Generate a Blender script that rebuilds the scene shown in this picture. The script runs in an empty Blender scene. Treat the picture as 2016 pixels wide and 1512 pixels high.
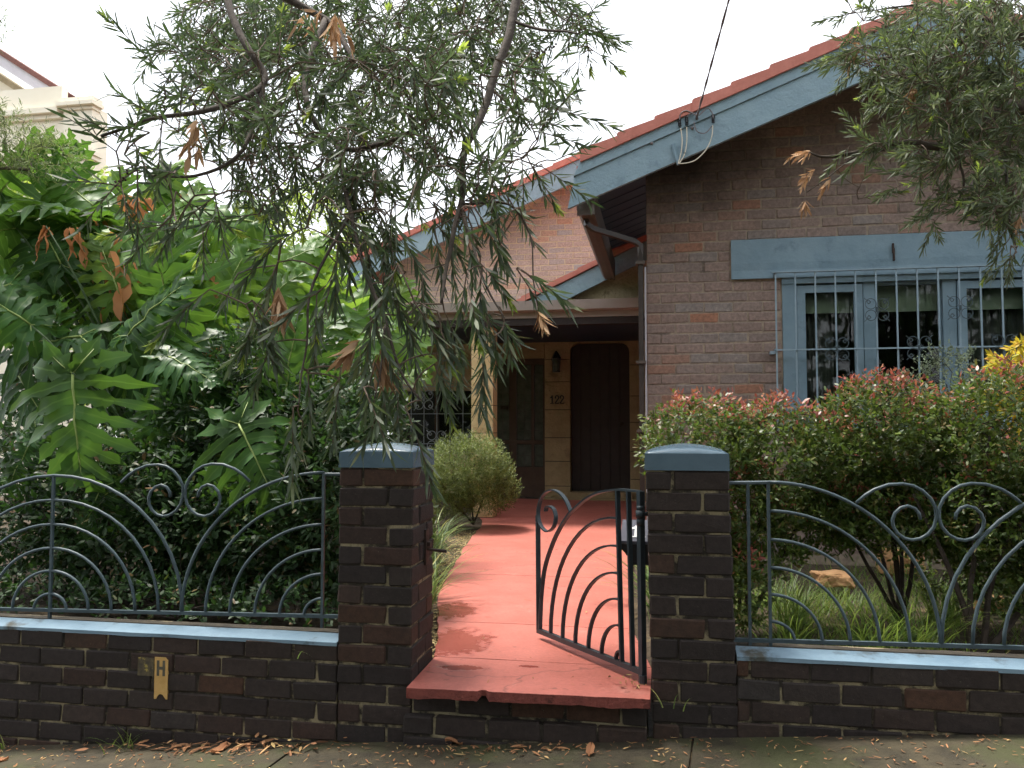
import bpy, bmesh, math, random
import numpy as np
from mathutils import Vector, Matrix, noise as mnoise

SC = bpy.context.scene
COL = SC.collection
R = math.radians
PI = math.pi

# ------------------------------------------------------------------ camera, sky, sun, exposure
CAM = np.array([0.0, 0.0, 1.45])
YAW, PITCH, FPX = R(10.3), R(3.0), 1620.0          # focal length in pixels of a 2016 wide frame
cam = bpy.data.cameras.new('camera')
cam.sensor_width = 36.0
cam.lens = 36.0 * FPX / 2016.0
cam.clip_start = 0.05
cam.clip_end = 2000
camo = bpy.data.objects.new('camera', cam)
camo.location = CAM
camo.rotation_euler = (R(90) + PITCH, 0, YAW)
COL.objects.link(camo)
SC.camera = camo

SUN = Vector((-0.30, 0.16, 0.92)).normalized()      # direction towards the sun
world = bpy.data.worlds.new('World')
SC.world = world
world.use_nodes = True
wn, wl = world.node_tree.nodes, world.node_tree.links
wn.clear()
sky = wn.new('ShaderNodeTexSky')
sky.sky_type = 'NISHITA'
sky.sun_disc = False
sky.sun_elevation = math.asin(SUN.z)
sky.sun_rotation = math.atan2(SUN.x, SUN.y)
sky.air_density = 1.0
sky.dust_density = 4.0
wtc = wn.new('ShaderNodeTexCoord')
wno = wn.new('ShaderNodeTexNoise')
wno.inputs['Scale'].default_value = 2.2
wno.inputs['Detail'].default_value = 5
wrm = wn.new('ShaderNodeValToRGB')
wrm.color_ramp.elements[0].position = 0.2
wrm.color_ramp.elements[0].color = (0.55, 0.55, 0.55, 1)
wrm.color_ramp.elements[1].position = 0.62
wrm.color_ramp.elements[1].color = (1, 1, 1, 1)
wmx = wn.new('ShaderNodeMix')
wmx.data_type = 'RGBA'
wmx.inputs[7].default_value = (9.2, 9.5, 10.0, 1)   # thin bright cloud
wbg = wn.new('ShaderNodeBackground')
wbg.inputs['Strength'].default_value = 0.115
wou = wn.new('ShaderNodeOutputWorld')
wl.new(wtc.outputs['Generated'], wno.inputs['Vector'])
wl.new(wno.outputs['Fac'], wrm.inputs['Fac'])
wl.new(wrm.outputs['Color'], wmx.inputs[0])
wl.new(sky.outputs['Color'], wmx.inputs[6])
wl.new(wmx.outputs[2], wbg.inputs['Color'])
wl.new(wbg.outputs['Background'], wou.inputs['Surface'])

sl = bpy.data.lights.new('sun', 'SUN')
sl.energy = 3.8
sl.angle = R(11)
sl.color = (1.0, 0.95, 0.86)
so = bpy.data.objects.new('sun', sl)
so.rotation_euler = SUN.to_track_quat('Z', 'Y').to_euler()
so.location = (-6, 4, 12)
COL.objects.link(so)

SC.view_settings.view_transform = 'Standard'
SC.view_settings.look = 'None'
SC.view_settings.exposure = 0.90
SC.view_settings.gamma = 1.0
SC.view_settings.use_curve_mapping = False
SC.render.engine = 'CYCLES'
SC.cycles.use_denoising = True
SC.cycles.max_bounces = 4
SC.cycles.diffuse_bounces = 2
SC.cycles.glossy_bounces = 3
SC.cycles.transmission_bounces = 4
SC.cycles.use_adaptive_sampling = True
SC.cycles.adaptive_threshold = 0.035
SC.cycles.transparent_max_bounces = 6

# ------------------------------------------------------------------ helpers: names, properties
def tag(o, label=None, cat=None, group=None, kind=None):
    if label: o['label'] = label
    if cat: o['category'] = cat
    if group: o['group'] = group
    if kind: o['kind'] = kind
    return o

def empty(name, loc=(0, 0, 0), label=None, cat=None, group=None, kind=None):
    o = bpy.data.objects.new(name, None)
    o.location = loc
    o.empty_display_size = 0.1
    COL.objects.link(o)
    return tag(o, label, cat, group, kind)

def add(name, me, parent=None, loc=(0, 0, 0), rot=(0, 0, 0)):
    o = bpy.data.objects.new(name, me)
    COL.objects.link(o)
    o.location = loc
    o.rotation_euler = rot
    if parent is not None:
        o.parent = parent
        if parent.parent is not None:
            base = Vector(parent.location) + Vector(parent.parent.location)
        else:
            base = Vector(parent.location)
        if not parent.get('local'):
            o.location = Vector(loc) - base      # parents are never rotated unless 'local'
    return o

def sub(name, loc, parent):
    """an Empty part (middle level) standing at world location loc"""
    o = bpy.data.objects.new(name, None)
    o.empty_display_size = 0.05
    COL.objects.link(o)
    o.parent = parent
    o.location = Vector(loc) - Vector(parent.location)
    return o

class MB:
    """collects vertices and faces, builds one mesh"""
    def __init__(s):
        s.v, s.f, s.m, s.uv = [], [], [], None
    def poly(s, pts, mi=0):
        b = len(s.v); s.v += [tuple(p) for p in pts]
        s.f.append(tuple(range(b, b + len(pts)))); s.m.append(mi)
    def raw(s, vs, fs, mi=0):
        b = len(s.v); s.v += [tuple(p) for p in vs]
        for f in fs:
            s.f.append(tuple(b + i for i in f)); s.m.append(mi)
    def box(s, x0, x1, y0, y1, z0, z1, mi=0):
        vs = [(x, y, z) for z in (z0, z1) for y in (y0, y1) for x in (x0, x1)]
        s.raw(vs, [(0, 2, 3, 1), (4, 5, 7, 6), (0, 1, 5, 4), (2, 6, 7, 3), (0, 4, 6, 2), (1, 3, 7, 5)], mi)
    def prism(s, pts, y0, y1, mi=0):
        """outline in x,z (counter-clockwise seen from -y) pushed from y0 to y1"""
        n = len(pts)
        vs = [(p[0], y0, p[1]) for p in pts] + [(p[0], y1, p[1]) for p in pts]
        fs = [tuple(range(n)), tuple(range(2 * n - 1, n - 1, -1))]
        fs += [(i, n + i, n + (i + 1) % n, (i + 1) % n) for i in range(n)]
        s.raw(vs, fs, mi)
    def tube(s, path, r, n=6, mi=0, r1=None, up=(0, 0, 1), cap=True):
        P = [Vector(p) for p in path]
        k = len(P)
        if k < 2: return
        rs = r if isinstance(r, (list, tuple)) else [r + ((r if r1 is None else r1) - r) * i / (k - 1) for i in range(k)]
        b = len(s.v)
        for i in range(k):
            t = (P[min(i + 1, k - 1)] - P[max(i - 1, 0)])
            if t.length < 1e-9: t = Vector((0, 0, 1))
            t.normalize()
            u = Vector(up)
            if abs(t.dot(u)) > 0.95: u = Vector((1, 0, 0)) if abs(t.x) < .9 else Vector((0, 1, 0))
            a = t.cross(u).normalized(); c = a.cross(t)
            for j in range(n):
                g = 2 * PI * (j + .5) / n
                s.v.append(tuple(P[i] + (a * math.cos(g) + c * math.sin(g)) * rs[i]))
        for i in range(k - 1):
            for j in range(n):
                s.f.append((b + i * n + j, b + i * n + (j + 1) % n, b + (i + 1) * n + (j + 1) % n, b + (i + 1) * n + j)); s.m.append(mi)
        if cap:
            s.f.append(tuple(b + j for j in range(n - 1, -1, -1))); s.m.append(mi)
            s.f.append(tuple(b + (k - 1) * n + j for j in range(n))); s.m.append(mi)
    def flat(s, path, w, d, nrm, mi=0):
        """flat bar following path: w across the bar within the plane, d along the plane normal nrm"""
        P = [Vector(p) for p in path]; N = Vector(nrm).normalized(); k = len(P); b = len(s.v)
        for i in range(k):
            t = (P[min(i + 1, k - 1)] - P[max(i - 1, 0)]).normalized()
            a = t.cross(N).normalized() * w * .5; c = N * d * .5
            for q in (a + c, a - c, -a - c, -a + c): s.v.append(tuple(P[i] + q))
        for i in range(k - 1):
            for j in range(4):
                s.f.append((b + i * 4 + j, b + i * 4 + (j + 1) % 4, b + i * 4 + 4 + (j + 1) % 4, b + i * 4 + 4 + j)); s.m.append(mi)
        s.f.append((b + 3, b + 2, b + 1, b)); s.m.append(mi)
        e = b + (k - 1) * 4
        s.f.append((e, e + 1, e + 2, e + 3)); s.m.append(mi)
    def ball(s, c, r, mi=0, n=6, m=4, sq=(1, 1, 1)):
        vs = [(c[0], c[1], c[2] + r * sq[2])]
        for i in range(1, m):
            a = PI * i / m
            for j in range(n):
                g = 2 * PI * j / n
                vs.append((c[0] + r * sq[0] * math.sin(a) * math.cos(g), c[1] + r * sq[1] * math.sin(a) * math.sin(g), c[2] + r * sq[2] * math.cos(a)))
        vs.append((c[0], c[1], c[2] - r * sq[2]))
        fs = [(0, 1 + j, 1 + (j + 1) % n) for j in range(n)]
        for i in range(m - 2):
            for j in range(n):
                a = 1 + i * n + j; bb = 1 + i * n + (j + 1) % n
                fs.append((a, a + n, bb + n, bb))
        l = len(vs) - 1; o = 1 + (m - 2) * n
        fs += [(l, o + (j + 1) % n, o + j) for j in range(n)]
        s.raw(vs, fs, mi)
    def mesh(s, name, mats, origin=(0, 0, 0), smooth=False, fix=True):
        me = bpy.data.meshes.new(name)
        ox, oy, oz = origin
        me.from_pydata([(x - ox, y - oy, z - oz) for x, y, z in s.v], [], s.f)
        for m in (mats if isinstance(mats, (list, tuple)) else [mats]): me.materials.append(m)
        if any(s.m): me.polygons.foreach_set('material_index', s.m)
        if fix and len(s.f) < 20000:
            bm = bmesh.new(); bm.from_mesh(me)
            bmesh.ops.recalc_face_normals(bm, faces=bm.faces); bm.to_mesh(me); bm.free()
        if smooth: me.polygons.foreach_set('use_smooth', [True] * len(me.polygons))
        me.update()
        return me
    def build(s, name, mats, parent=None, smooth=False, fix=True, origin=None):
        if origin is None:
            a = np.array(s.v); origin = tuple((a.min(0) + a.max(0)) / 2) if parent is not None else (0, 0, 0)
        return add(name, s.mesh(name, mats, origin, smooth, fix), parent, origin)

# where a picture point lies at a given distance from the camera (real coordinates)
_F = np.array([-math.sin(YAW) * math.cos(PITCH), math.cos(YAW) * math.cos(PITCH), math.sin(PITCH)])
_R = np.array([math.cos(YAW), math.sin(YAW), 0.0]); _U = np.cross(_R, _F)
def at(x, y, d):
    return CAM + (_F + _R * (x - 1008) / FPX - _U * (y - 756) / FPX) * d
def atY(x, y, Y):
    r = _F + _R * (x - 1008) / FPX - _U * (y - 756) / FPX
    return CAM + r * Y / r[1]

# ------------------------------------------------------------------ materials
def new_mat(name):
    m = bpy.data.materials.new(name); m.use_nodes = True
    n, l = m.node_tree.nodes, m.node_tree.links
    return m, n, l, n['Principled BSDF']

def ramp(n, stops, interp='LINEAR'):
    r = n.new('ShaderNodeValToRGB'); e = r.color_ramp.elements
    r.color_ramp.interpolation = interp
    while len(e) < len(stops): e.new(0.5)
    for q, (p, c) in zip(e, stops):
        q.position = p; q.color = (c[0], c[1], c[2], 1)
    return r

def noise_node(n, l, scale, detail=4, rough=.6, vec=None):
    t = n.new('ShaderNodeTexNoise')
    t.inputs['Scale'].default_value = scale; t.inputs['Detail'].default_value = detail; t.inputs['Roughness'].default_value = rough
    if vec is None:
        g = n.new('ShaderNodeNewGeometry'); l.new(g.outputs['Position'], t.inputs['Vector'])
    else: l.new(vec, t.inputs['Vector'])
    return t

def mixc(n, l, fac, a, b, blend='MIX'):
    m = n.new('ShaderNodeMix'); m.data_type = 'RGBA'; m.blend_type = blend
    for sock, v in ((m.inputs[0], fac), (m.inputs[6], a), (m.inputs[7], b)):
        if hasattr(v, 'links'): l.new(v, sock)
        elif isinstance(v, (int, float)): sock.default_value = v
        else: sock.default_value = (v[0], v[1], v[2], 1)
    return m.outputs[2]

def bump(n, l, bsdf, h, strength, dist=0.01):
    b = n.new('ShaderNodeBump'); b.inputs['Strength'].default_value = strength; b.inputs['Distance'].default_value = dist
    l.new(h, b.inputs['Height']); l.new(b.outputs['Normal'], bsdf.inputs['Normal'])

def soot_shade(n, l, c, stain_shade):
    """ragged sooty patch with eave shade painted in, round a point"""
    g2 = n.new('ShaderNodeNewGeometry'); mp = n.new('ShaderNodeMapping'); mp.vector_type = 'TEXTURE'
    mp.inputs['Location'].default_value = stain_shade[0]; mp.inputs['Scale'].default_value = stain_shade[1]
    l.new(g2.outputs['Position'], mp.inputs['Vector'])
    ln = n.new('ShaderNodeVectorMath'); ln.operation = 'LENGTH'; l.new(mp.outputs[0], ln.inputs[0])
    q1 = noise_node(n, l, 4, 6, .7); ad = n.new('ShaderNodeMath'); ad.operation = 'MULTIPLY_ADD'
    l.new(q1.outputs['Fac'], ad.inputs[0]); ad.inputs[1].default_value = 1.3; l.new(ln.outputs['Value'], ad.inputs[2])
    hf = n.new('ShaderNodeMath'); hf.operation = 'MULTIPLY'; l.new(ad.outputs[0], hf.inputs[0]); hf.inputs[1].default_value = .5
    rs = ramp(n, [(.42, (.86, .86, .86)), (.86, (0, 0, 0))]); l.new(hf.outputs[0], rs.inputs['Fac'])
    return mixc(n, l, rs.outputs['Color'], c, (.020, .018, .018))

SOOT_SHADE = ((.14, 7.1, 3.74), (.95, 1, .52))  # sooty stain, widened to paint eave shade onto the wall top
def surf(name, c1, c2, scale=8, rough=.7, bumpk=.3, bscale=60, dist=.004, c3=None, s3=2.0, t3=.58, spec=.4, metal=0, stain_shade=None):
    m, n, l, b = new_mat(name)
    t = noise_node(n, l, scale)
    r = ramp(n, [(.32, c1), (.68, c2)]); l.new(t.outputs['Fac'], r.inputs['Fac'])
    c = r.outputs['Color']
    if c3 is not None:
        t3n = noise_node(n, l, s3, 6, .65)
        r3 = ramp(n, [(t3, (0, 0, 0)), (t3 + .12, (1, 1, 1))]); l.new(t3n.outputs['Fac'], r3.inputs['Fac'])
        c = mixc(n, l, r3.outputs['Color'], c, c3)
    if stain_shade is not None: c = soot_shade(n, l, c, stain_shade)
    l.new(c, b.inputs['Base Color'])
    b.inputs['Roughness'].default_value = rough
    b.inputs['Specular IOR Level'].default_value = spec
    b.inputs['Metallic'].default_value = metal
    if bumpk:
        h = noise_node(n, l, bscale, 5, .65); bump(n, l, b, h.outputs['Fac'], bumpk, dist)
    return m

def brick_mat(name, stops, island=False, rough=.85, dirt=(.03, .027, .022), dirt_amt=.35, stain_shade=None):
    m, n, l, b = new_mat(name)
    if island:
        g = n.new('ShaderNodeNewGeometry'); rnd = g.outputs['Random Per Island']
    else:
        g = n.new('ShaderNodeObjectInfo'); rnd = g.outputs['Random']
    r = ramp(n, stops, 'LINEAR'); l.new(rnd, r.inputs['Fac'])
    t = noise_node(n, l, 38, 6, .7)
    r2 = ramp(n, [(.3, (.62, .62, .62)), (.7, (1.25, 1.2, 1.18))]); l.new(t.outputs['Fac'], r2.inputs['Fac'])
    c = mixc(n, l, 1.0, r.outputs['Color'], r2.outputs['Color'], 'MULTIPLY')
    d = noise_node(n, l, 3.2, 7, .7)
    r3 = ramp(n, [(.48, (0, 0, 0)), (.75, (dirt_amt,) * 3)]); l.new(d.outputs['Fac'], r3.inputs['Fac'])
    c = mixc(n, l, r3.outputs['Color'], c, dirt)
    if stain_shade is not None: c = soot_shade(n, l, c, stain_shade)
    sp = noise_node(n, l, 150, 2, .5)
    r4 = ramp(n, [(.70, (0, 0, 0)), (.78, (.35, .35, .35))]); l.new(sp.outputs['Fac'], r4.inputs['Fac'])
    c = mixc(n, l, r4.outputs['Color'], c, (.25, .22, .18))
    l.new(c, b.inputs['Base Color'])
    b.inputs['Roughness'].default_value = rough
    b.inputs['Specular IOR Level'].default_value = .35
    h = noise_node(n, l, 90, 6, .7); bump(n, l, b, h.outputs['Fac'], .5, .004)
    return m

def leaf_mat(name, stops, rough=.45, trans=.35, tcol=(.22, .36, .05), spec=.5, vein=None, vary=.5, obj=False):
    """stops: colour by leaf; a share of the light passes through the blade"""
    m, n, l, b = new_mat(name)
    if obj: g = n.new('ShaderNodeObjectInfo'); rnd = g.outputs['Random']
    else: g = n.new('ShaderNodeNewGeometry'); rnd = g.outputs['Random Per Island']
    r = ramp(n, stops); l.new(rnd, r.inputs['Fac'])
    c = r.outputs['Color']
    t = noise_node(n, l, 5, 0)
    r2 = ramp(n, [(.3, (1 - vary * .5,) * 3), (.7, (1 + vary * .5,) * 3)]); l.new(t.outputs['Fac'], r2.inputs['Fac'])
    c = mixc(n, l, 1.0, c, r2.outputs['Color'], 'MULTIPLY')
    if vein is not None:
        uv = n.new('ShaderNodeUVMap'); sx = n.new('ShaderNodeSeparateXYZ'); l.new(uv.outputs['UV'], sx.inputs[0])
        ma = n.new('ShaderNodeMath'); ma.operation = 'ABSOLUTE'; l.new(sx.outputs['X'], ma.inputs[0])
        rv = ramp(n, [(.05, (.8, .8, .8)), (.16, (0, 0, 0))]); l.new(ma.outputs[0], rv.inputs['Fac'])
        c = mixc(n, l, rv.outputs['Color'], c, vein)
    l.new(c, b.inputs['Base Color'])
    b.inputs['Roughness'].default_value = rough
    b.inputs['Specular IOR Level'].default_value = spec
    tr = n.new('ShaderNodeBsdfTranslucent')
    tc = mixc(n, l, .55, c, tcol); l.new(tc, tr.inputs['Color'])
    mx = n.new('ShaderNodeMixShader'); mx.inputs[0].default_value = trans
    l.new(b.outputs[0], mx.inputs[1]); l.new(tr.outputs[0], mx.inputs[2])
    l.new(mx.outputs[0], n['Material Output'].inputs['Surface'])
    return m

M = {}
M['pavement'] = surf('damp_mossy_concrete', (.026, .021, .012), (.064, .051, .028), 9, .8, .6, 70, .006, (.048, .050, .018), 1.6, .48)
M['soil'] = surf('garden_soil', (.035, .024, .015), (.09, .065, .04), 18, .95, 1.0, 40, .02, (.14, .10, .05), 6, .55)
M['fbrick'] = brick_mat('dark_fence_brick', [(0, (.027, .021, .020)), (.4, (.034, .026, .024)), (.64, (.040, .029, .025)), (.82, (.046, .028, .023)), (.94, (.068, .036, .023)), (1, (.040, .034, .032))], dirt_amt=.45)
M['fmortar'] = surf('weathered_fence_mortar', (.014, .012, .010), (.055, .045, .032), 22, .95, .8, 120, .006, (.28, .235, .145), 7.5, .465)
M['dirt'] = surf('dark_ledge_dirt', (.022, .019, .015), (.055, .046, .034), 20, .95, .8, 80, .006, (.09, .075, .05), 8, .6)
M['hbrick'] = brick_mat('brown_house_brick', [(0, (0.237, 0.177, 0.150)), (0.35, (0.261, 0.200, 0.173)), (0.56, (0.214, 0.165, 0.144)), (0.74, (0.237, 0.211, 0.195)), (0.87, (0.258, 0.180, 0.146)), (0.965, (0.275, 0.165, 0.120)), (1, (0.323, 0.160, 0.101))], dirt_amt=.25, dirt=(.07, .05, .042), stain_shade=SOOT_SHADE)
M['hbrick_i'] = brick_mat('brown_house_brick_field', [(0, (0.237, 0.177, 0.150)), (0.35, (0.261, 0.200, 0.173)), (0.56, (0.214, 0.165, 0.144)), (0.74, (0.237, 0.211, 0.195)), (0.87, (0.258, 0.180, 0.146)), (0.965, (0.275, 0.165, 0.120)), (1, (0.323, 0.160, 0.101))], True, dirt_amt=.25, dirt=(.07, .05, .042))
M['rbrick'] = brick_mat('pale_brown_house_brick', [(0, (.45, .360, .310)), (.4, (.50, .405, .35)), (.66, (.42, .350, .31)), (.82, (.40, .375, .36)), (.94, (.50, .36, .275)), (1, (.53, .33, .23))], dirt_amt=.15, dirt=(.12, .09, .07))
M['hmortar'] = surf('house_mortar', (.20, .160, .125), (.34, .275, .205), 18, .95, .5, 120, .004, (.10, .08, .065), 3.0, .55, stain_shade=SOOT_SHADE)
M['rmortar'] = surf('pale_house_mortar', (.50, .40, .27), (.60, .48, .33), 18, .95, .5, 120, .004)
M['blue'] = surf('blue_grey_paint', (.150, .235, .290), (.190, .280, .335), 5, .55, .6, 9, .012, (.125, .195, .245), 6, .58)
M['bluewood'] = surf('weathered_blue_board_paint', (.195, .290, .345), (.235, .335, .385), 4, .6, .9, 22, .010, (.165, .245, .295), 9, .56)
M['bluecap'] = surf('blue_cap_paint', (.070, .118, .156), (.092, .146, .190), 7, .26, .35, 60, .004, (.07, .085, .095), 5, .66)  # lintel blue darkened, so shade on the caps is in the colour
M['coping'] = surf('stained_blue_coping_paint', (.15, .23, .30), (.20, .29, .365), 7, .42, .4, 60, .004, (.055, .055, .045), 4.2, .56)
M['iron'] = surf('blue_grey_iron_paint', (.050, .075, .088), (.075, .105, .120), 14, .45, .35, 120, .002, (.075, .060, .050), 9, .66)
M['gateiron'] = surf('dark_blue_gate_paint', (.026, .038, .046), (.044, .060, .070), 14, .4, .3, 120, .002, (.060, .048, .040), 9, .68)
M['grille'] = surf('blue_grille_paint', (.21, .295, .355), (.26, .35, .41), 10, .5, .2, 100, .002, (.22, .20, .15), 7, .68)
M['grille_pale'] = surf('pale_grille_paint', (.32, .36, .42), (.42, .46, .52), 10, .5, .1, 100, .002)
M['tile'] = surf('terracotta_roof_tile', (.46, .16, .12), (.56, .21, .16), 9, .75, .5, 60, .006, (.24, .085, .065), 4, .6)
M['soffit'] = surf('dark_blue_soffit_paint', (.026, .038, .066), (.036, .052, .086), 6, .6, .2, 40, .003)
M['brown'] = surf('brown_gutter_paint', (.085, .066, .055), (.110, .088, .074), 8, .45, .15, 60, .002)
M['gutter'] = surf('grey_brown_gutter_paint', (.27, .23, .20), (.31, .265, .235), 8, .45, .15, 60, .002)
M['dpipe'] = surf('dark_brown_pipe_paint', (.034, .026, .022), (.05, .038, .032), 8, .45, .15, 60, .002)
M['jamb'] = surf('porch_shade_sandstone', (.27, .195, .105), (.37, .275, .155), 5, .9, .9, 26, .02, (.20, .14, .08), 2.5, .55)  # pier sandstone again, darkened to put porch shade into the colour
M['stone'] = surf('rock_face_sandstone', (.56, .405, .20), (.70, .53, .295), 6, .9, .9, 26, .02, (.42, .29, .14), 3, .6)
M['rough'] = surf('roughcast_render', (.46, .37, .23), (.58, .48, .32), 12, .95, 1.0, 24, .05, (.26, .20, .12), 9, .6)
M['wood'] = surf('dark_stained_door_timber', (.018, .011, .010), (.028, .018, .015), 10, .55, .3, 60, .002)
M['dframe'] = surf('brown_window_frame_timber', (.055, .030, .020), (.075, .042, .028), 10, .55, .2, 60, .002)
M['lead'] = surf('lead_came', (.05, .045, .04), (.08, .07, .06), 10, .5, 0)
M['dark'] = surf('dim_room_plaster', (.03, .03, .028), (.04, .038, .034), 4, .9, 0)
M['blind'] = surf('green_roller_blind', (.24, .30, .19), (.30, .36, .23), 4, .8, .1, 80, .002)
M['curtain'] = surf('pale_curtain_cloth', (.085, .09, .075), (.12, .125, .10), 4, .9, .1, 80, .002)
M['black'] = surf('black_enamel', (.010, .010, .011), (.018, .018, .019), 20, .35, .1, 80, .001)
M['rust'] = surf('rusty_iron', (.020, .013, .010), (.05, .028, .02), 30, .7, .4, 120, .002)
M['lidgrey'] = surf('grey_letterbox_lid', (.08, .08, .10), (.11, .11, .135), 10, .4, .1, 80, .001)
M['white'] = surf('white_paint', (.74, .73, .70), (.82, .81, .78), 10, .5, .1, 80, .001)
M['wire'] = surf('white_insulated_wire', (.55, .50, .40), (.68, .62, .50), 20, .5, 0)
M['cable'] = surf('grey_cable', (.13, .11, .115), (.19, .17, .17), 30, .6, 0)
M['yellow'] = surf('faded_yellow_plate', (.50, .30, .095), (.60, .38, .14), 22, .6, .15, 90, .001, (.40, .24, .10), 12, .62)
M['oldyellow'] = surf('flaking_yellow_paint', (.05, .042, .034), (.12, .095, .05), 45, .85, .6, 120, .003, (.38, .30, .07), 38, .54)
M['plategrey'] = surf('faded_black_print', (.075, .070, .050), (.11, .10, .075), 40, .7, 0)
M['bark'] = surf('grey_brown_bark', (.045, .034, .028), (.095, .075, .060), 25, .9, .8, 60, .006)
M['twig'] = surf('twig_bark', (.10, .070, .052), (.17, .125, .095), 30, .85, .3, 80, .002)
M['darkbark'] = surf('dark_shrub_bark', (.030, .022, .018), (.06, .045, .035), 30, .9, .4, 80, .002)
M['rock'] = surf('orange_sandstone', (.36, .19, .085), (.50, .29, .14), 10, .9, .9, 25, .02, (.22, .14, .08), 5, .6)
M['cream'] = surf('cream_render', (.86, .79, .63), (.90, .84, .69), 2, .8, .1, 60, .003)
M['fasciagrey'] = surf('pale_grey_fascia', (.50, .48, .52), (.58, .56, .60), 5, .6, 0)
M['oldtile'] = surf('old_brown_roof_tile', (.14, .06, .05), (.22, .10, .08), 14, .85, .6, 60, .006)
M['capsule'] = surf('seed_capsule', (.045, .028, .022), (.08, .05, .04), 40, .9, .3, 120, .002)

# glass
def glass_mat():
    m, n, l, b = new_mat('window_glass')
    b.inputs['Base Color'].default_value = (.85, .9, .88, 1)
    b.inputs['Transmission Weight'].default_value = 1.0
    b.inputs['Roughness'].default_value = .02
    b.inputs['IOR'].default_value = 1.3
    return m
M['glass'] = glass_mat()
def dim_glass():
    m, n, l, b = new_mat('old_leadlight_glass')
    t = noise_node(n, l, 9, 3)
    r = ramp(n, [(.3, (.05, .06, .05)), (.7, (.11, .12, .10))]); l.new(t.outputs['Fac'], r.inputs['Fac'])
    l.new(r.outputs['Color'], b.inputs['Base Color'])
    b.inputs['Roughness'].default_value = .3; b.inputs['Specular IOR Level'].default_value = .12
    h = noise_node(n, l, 35, 3); bump(n, l, b, h.outputs['Fac'], .25, .004)
    return m
M['leadglass'] = dim_glass()

# red painted concrete with wet patches
def path_mat():
    m, n, l, b = new_mat('red_painted_concrete')
    t = noise_node(n, l, 3.5, 6, .65)
    r = ramp(n, [(.3, (.36, .094, .067)), (.7, (.455, .132, .099))]); l.new(t.outputs['Fac'], r.inputs['Fac'])
    f = noise_node(n, l, 55, 4, .7)
    r2 = ramp(n, [(.3, (.86, .86, .86)), (.7, (1.1, 1.1, 1.1))]); l.new(f.outputs['Fac'], r2.inputs['Fac'])
    c = mixc(n, l, 1.0, r.outputs['Color'], r2.outputs['Color'], 'MULTIPLY')
    g = n.new('ShaderNodeNewGeometry')
    masks = None
    for (x, y, rx, ry) in ((-1.10, 4.25, .34, .42), (-.93, 3.83, .20, .07), (-1.25, 4.95, .22, .35), (-.62, 3.9, .09, .03)):
        mp = n.new('ShaderNodeMapping'); mp.vector_type = 'TEXTURE'
        mp.inputs['Location'].default_value = (x, y, .32); mp.inputs['Scale'].default_value = (rx, ry, 1)
        l.new(g.outputs['Position'], mp.inputs['Vector'])
        ln = n.new('ShaderNodeVectorMath'); ln.operation = 'LENGTH'; l.new(mp.outputs[0], ln.inputs[0])
        if masks is None: masks = ln.outputs['Value']
        else:
            mn = n.new('ShaderNodeMath'); mn.operation = 'MINIMUM'; l.new(masks, mn.inputs[0]); l.new(ln.outputs['Value'], mn.inputs[1]); masks = mn.outputs[0]
    wn_ = noise_node(n, l, 11, 7, .75)
    ad = n.new('ShaderNodeMath'); ad.operation = 'MULTIPLY_ADD'; l.new(wn_.outputs['Fac'], ad.inputs[0]); ad.inputs[1].default_value = 1.5; l.new(masks, ad.inputs[2])
    rw = ramp(n, [(.0, (1, 1, 1)), (1.0, (0, 0, 0))]);
    rw.color_ramp.elements[0].position = .62; rw.color_ramp.elements[1].position = .72
    sc = n.new('ShaderNodeMath'); sc.operation = 'MULTIPLY'; l.new(ad.outputs[0], sc.inputs[0]); sc.inputs[1].default_value = .5
    l.new(sc.outputs[0], rw.inputs['Fac'])
    c = mixc(n, l, rw.outputs['Color'], c, (.27, .068, .055))
    # hairline cracks and worn paint
    vo = n.new('ShaderNodeTexVoronoi'); vo.feature = 'DISTANCE_TO_EDGE'; vo.inputs['Scale'].default_value = .42
    wp = noise_node(n, l, 2.2, 4, .6); va = n.new('ShaderNodeVectorMath'); va.operation = 'MULTIPLY_ADD'
    l.new(wp.outputs['Color'], va.inputs[0]); va.inputs[1].default_value = (.5, .5, .5); l.new(g.outputs['Position'], va.inputs[2]); l.new(va.outputs[0], vo.inputs['Vector'])
    rc = ramp(n, [(.0, (.6, .6, .6)), (.003, (0, 0, 0))]); l.new(vo.outputs['Distance'], rc.inputs['Fac'])
    c = mixc(n, l, rc.outputs['Color'], c, (.10, .035, .028))
    we = noise_node(n, l, 2.8, 8, .75); rq = ramp(n, [(.60, (0, 0, 0)), (.72, (.5, .5, .5))]); l.new(we.outputs['Fac'], rq.inputs['Fac'])
    c = mixc(n, l, rq.outputs['Color'], c, (.50, .24, .19))
    gr_ = noise_node(n, l, 6.5, 8, .8); rg_ = ramp(n, [(.56, (0, 0, 0)), (.70, (.45, .45, .45))]); l.new(gr_.outputs['Fac'], rg_.inputs['Fac'])
    c = mixc(n, l, rg_.outputs['Color'], c, (.26, .075, .055))
    # dark scuffs
    s = noise_node(n, l, 16, 3, .5); rs = ramp(n, [(.69, (0, 0, 0)), (.73, (.55, .55, .55))]); l.new(s.outputs['Fac'], rs.inputs['Fac'])
    c = mixc(n, l, rs.outputs['Color'], c, (.12, .04, .03))
    l.new(c, b.inputs['Base Color'])
    rr = n.new('ShaderNodeMapRange'); l.new(rw.outputs['Color'], rr.inputs[0]); rr.inputs[3].default_value = .62; rr.inputs[4].default_value = .2
    l.new(rr.outputs[0], b.inputs['Roughness'])
    h = noise_node(n, l, 60, 5, .6); bump(n, l, b, h.outputs['Fac'], .25, .003)
    return m
M['path'] = path_mat()
M['rededge'] = surf('broken_red_concrete_edge', (.20, .055, .045), (.30, .085, .066), 30, .9, 1.0, 70, .01, (.07, .025, .02), 12, .58)

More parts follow.
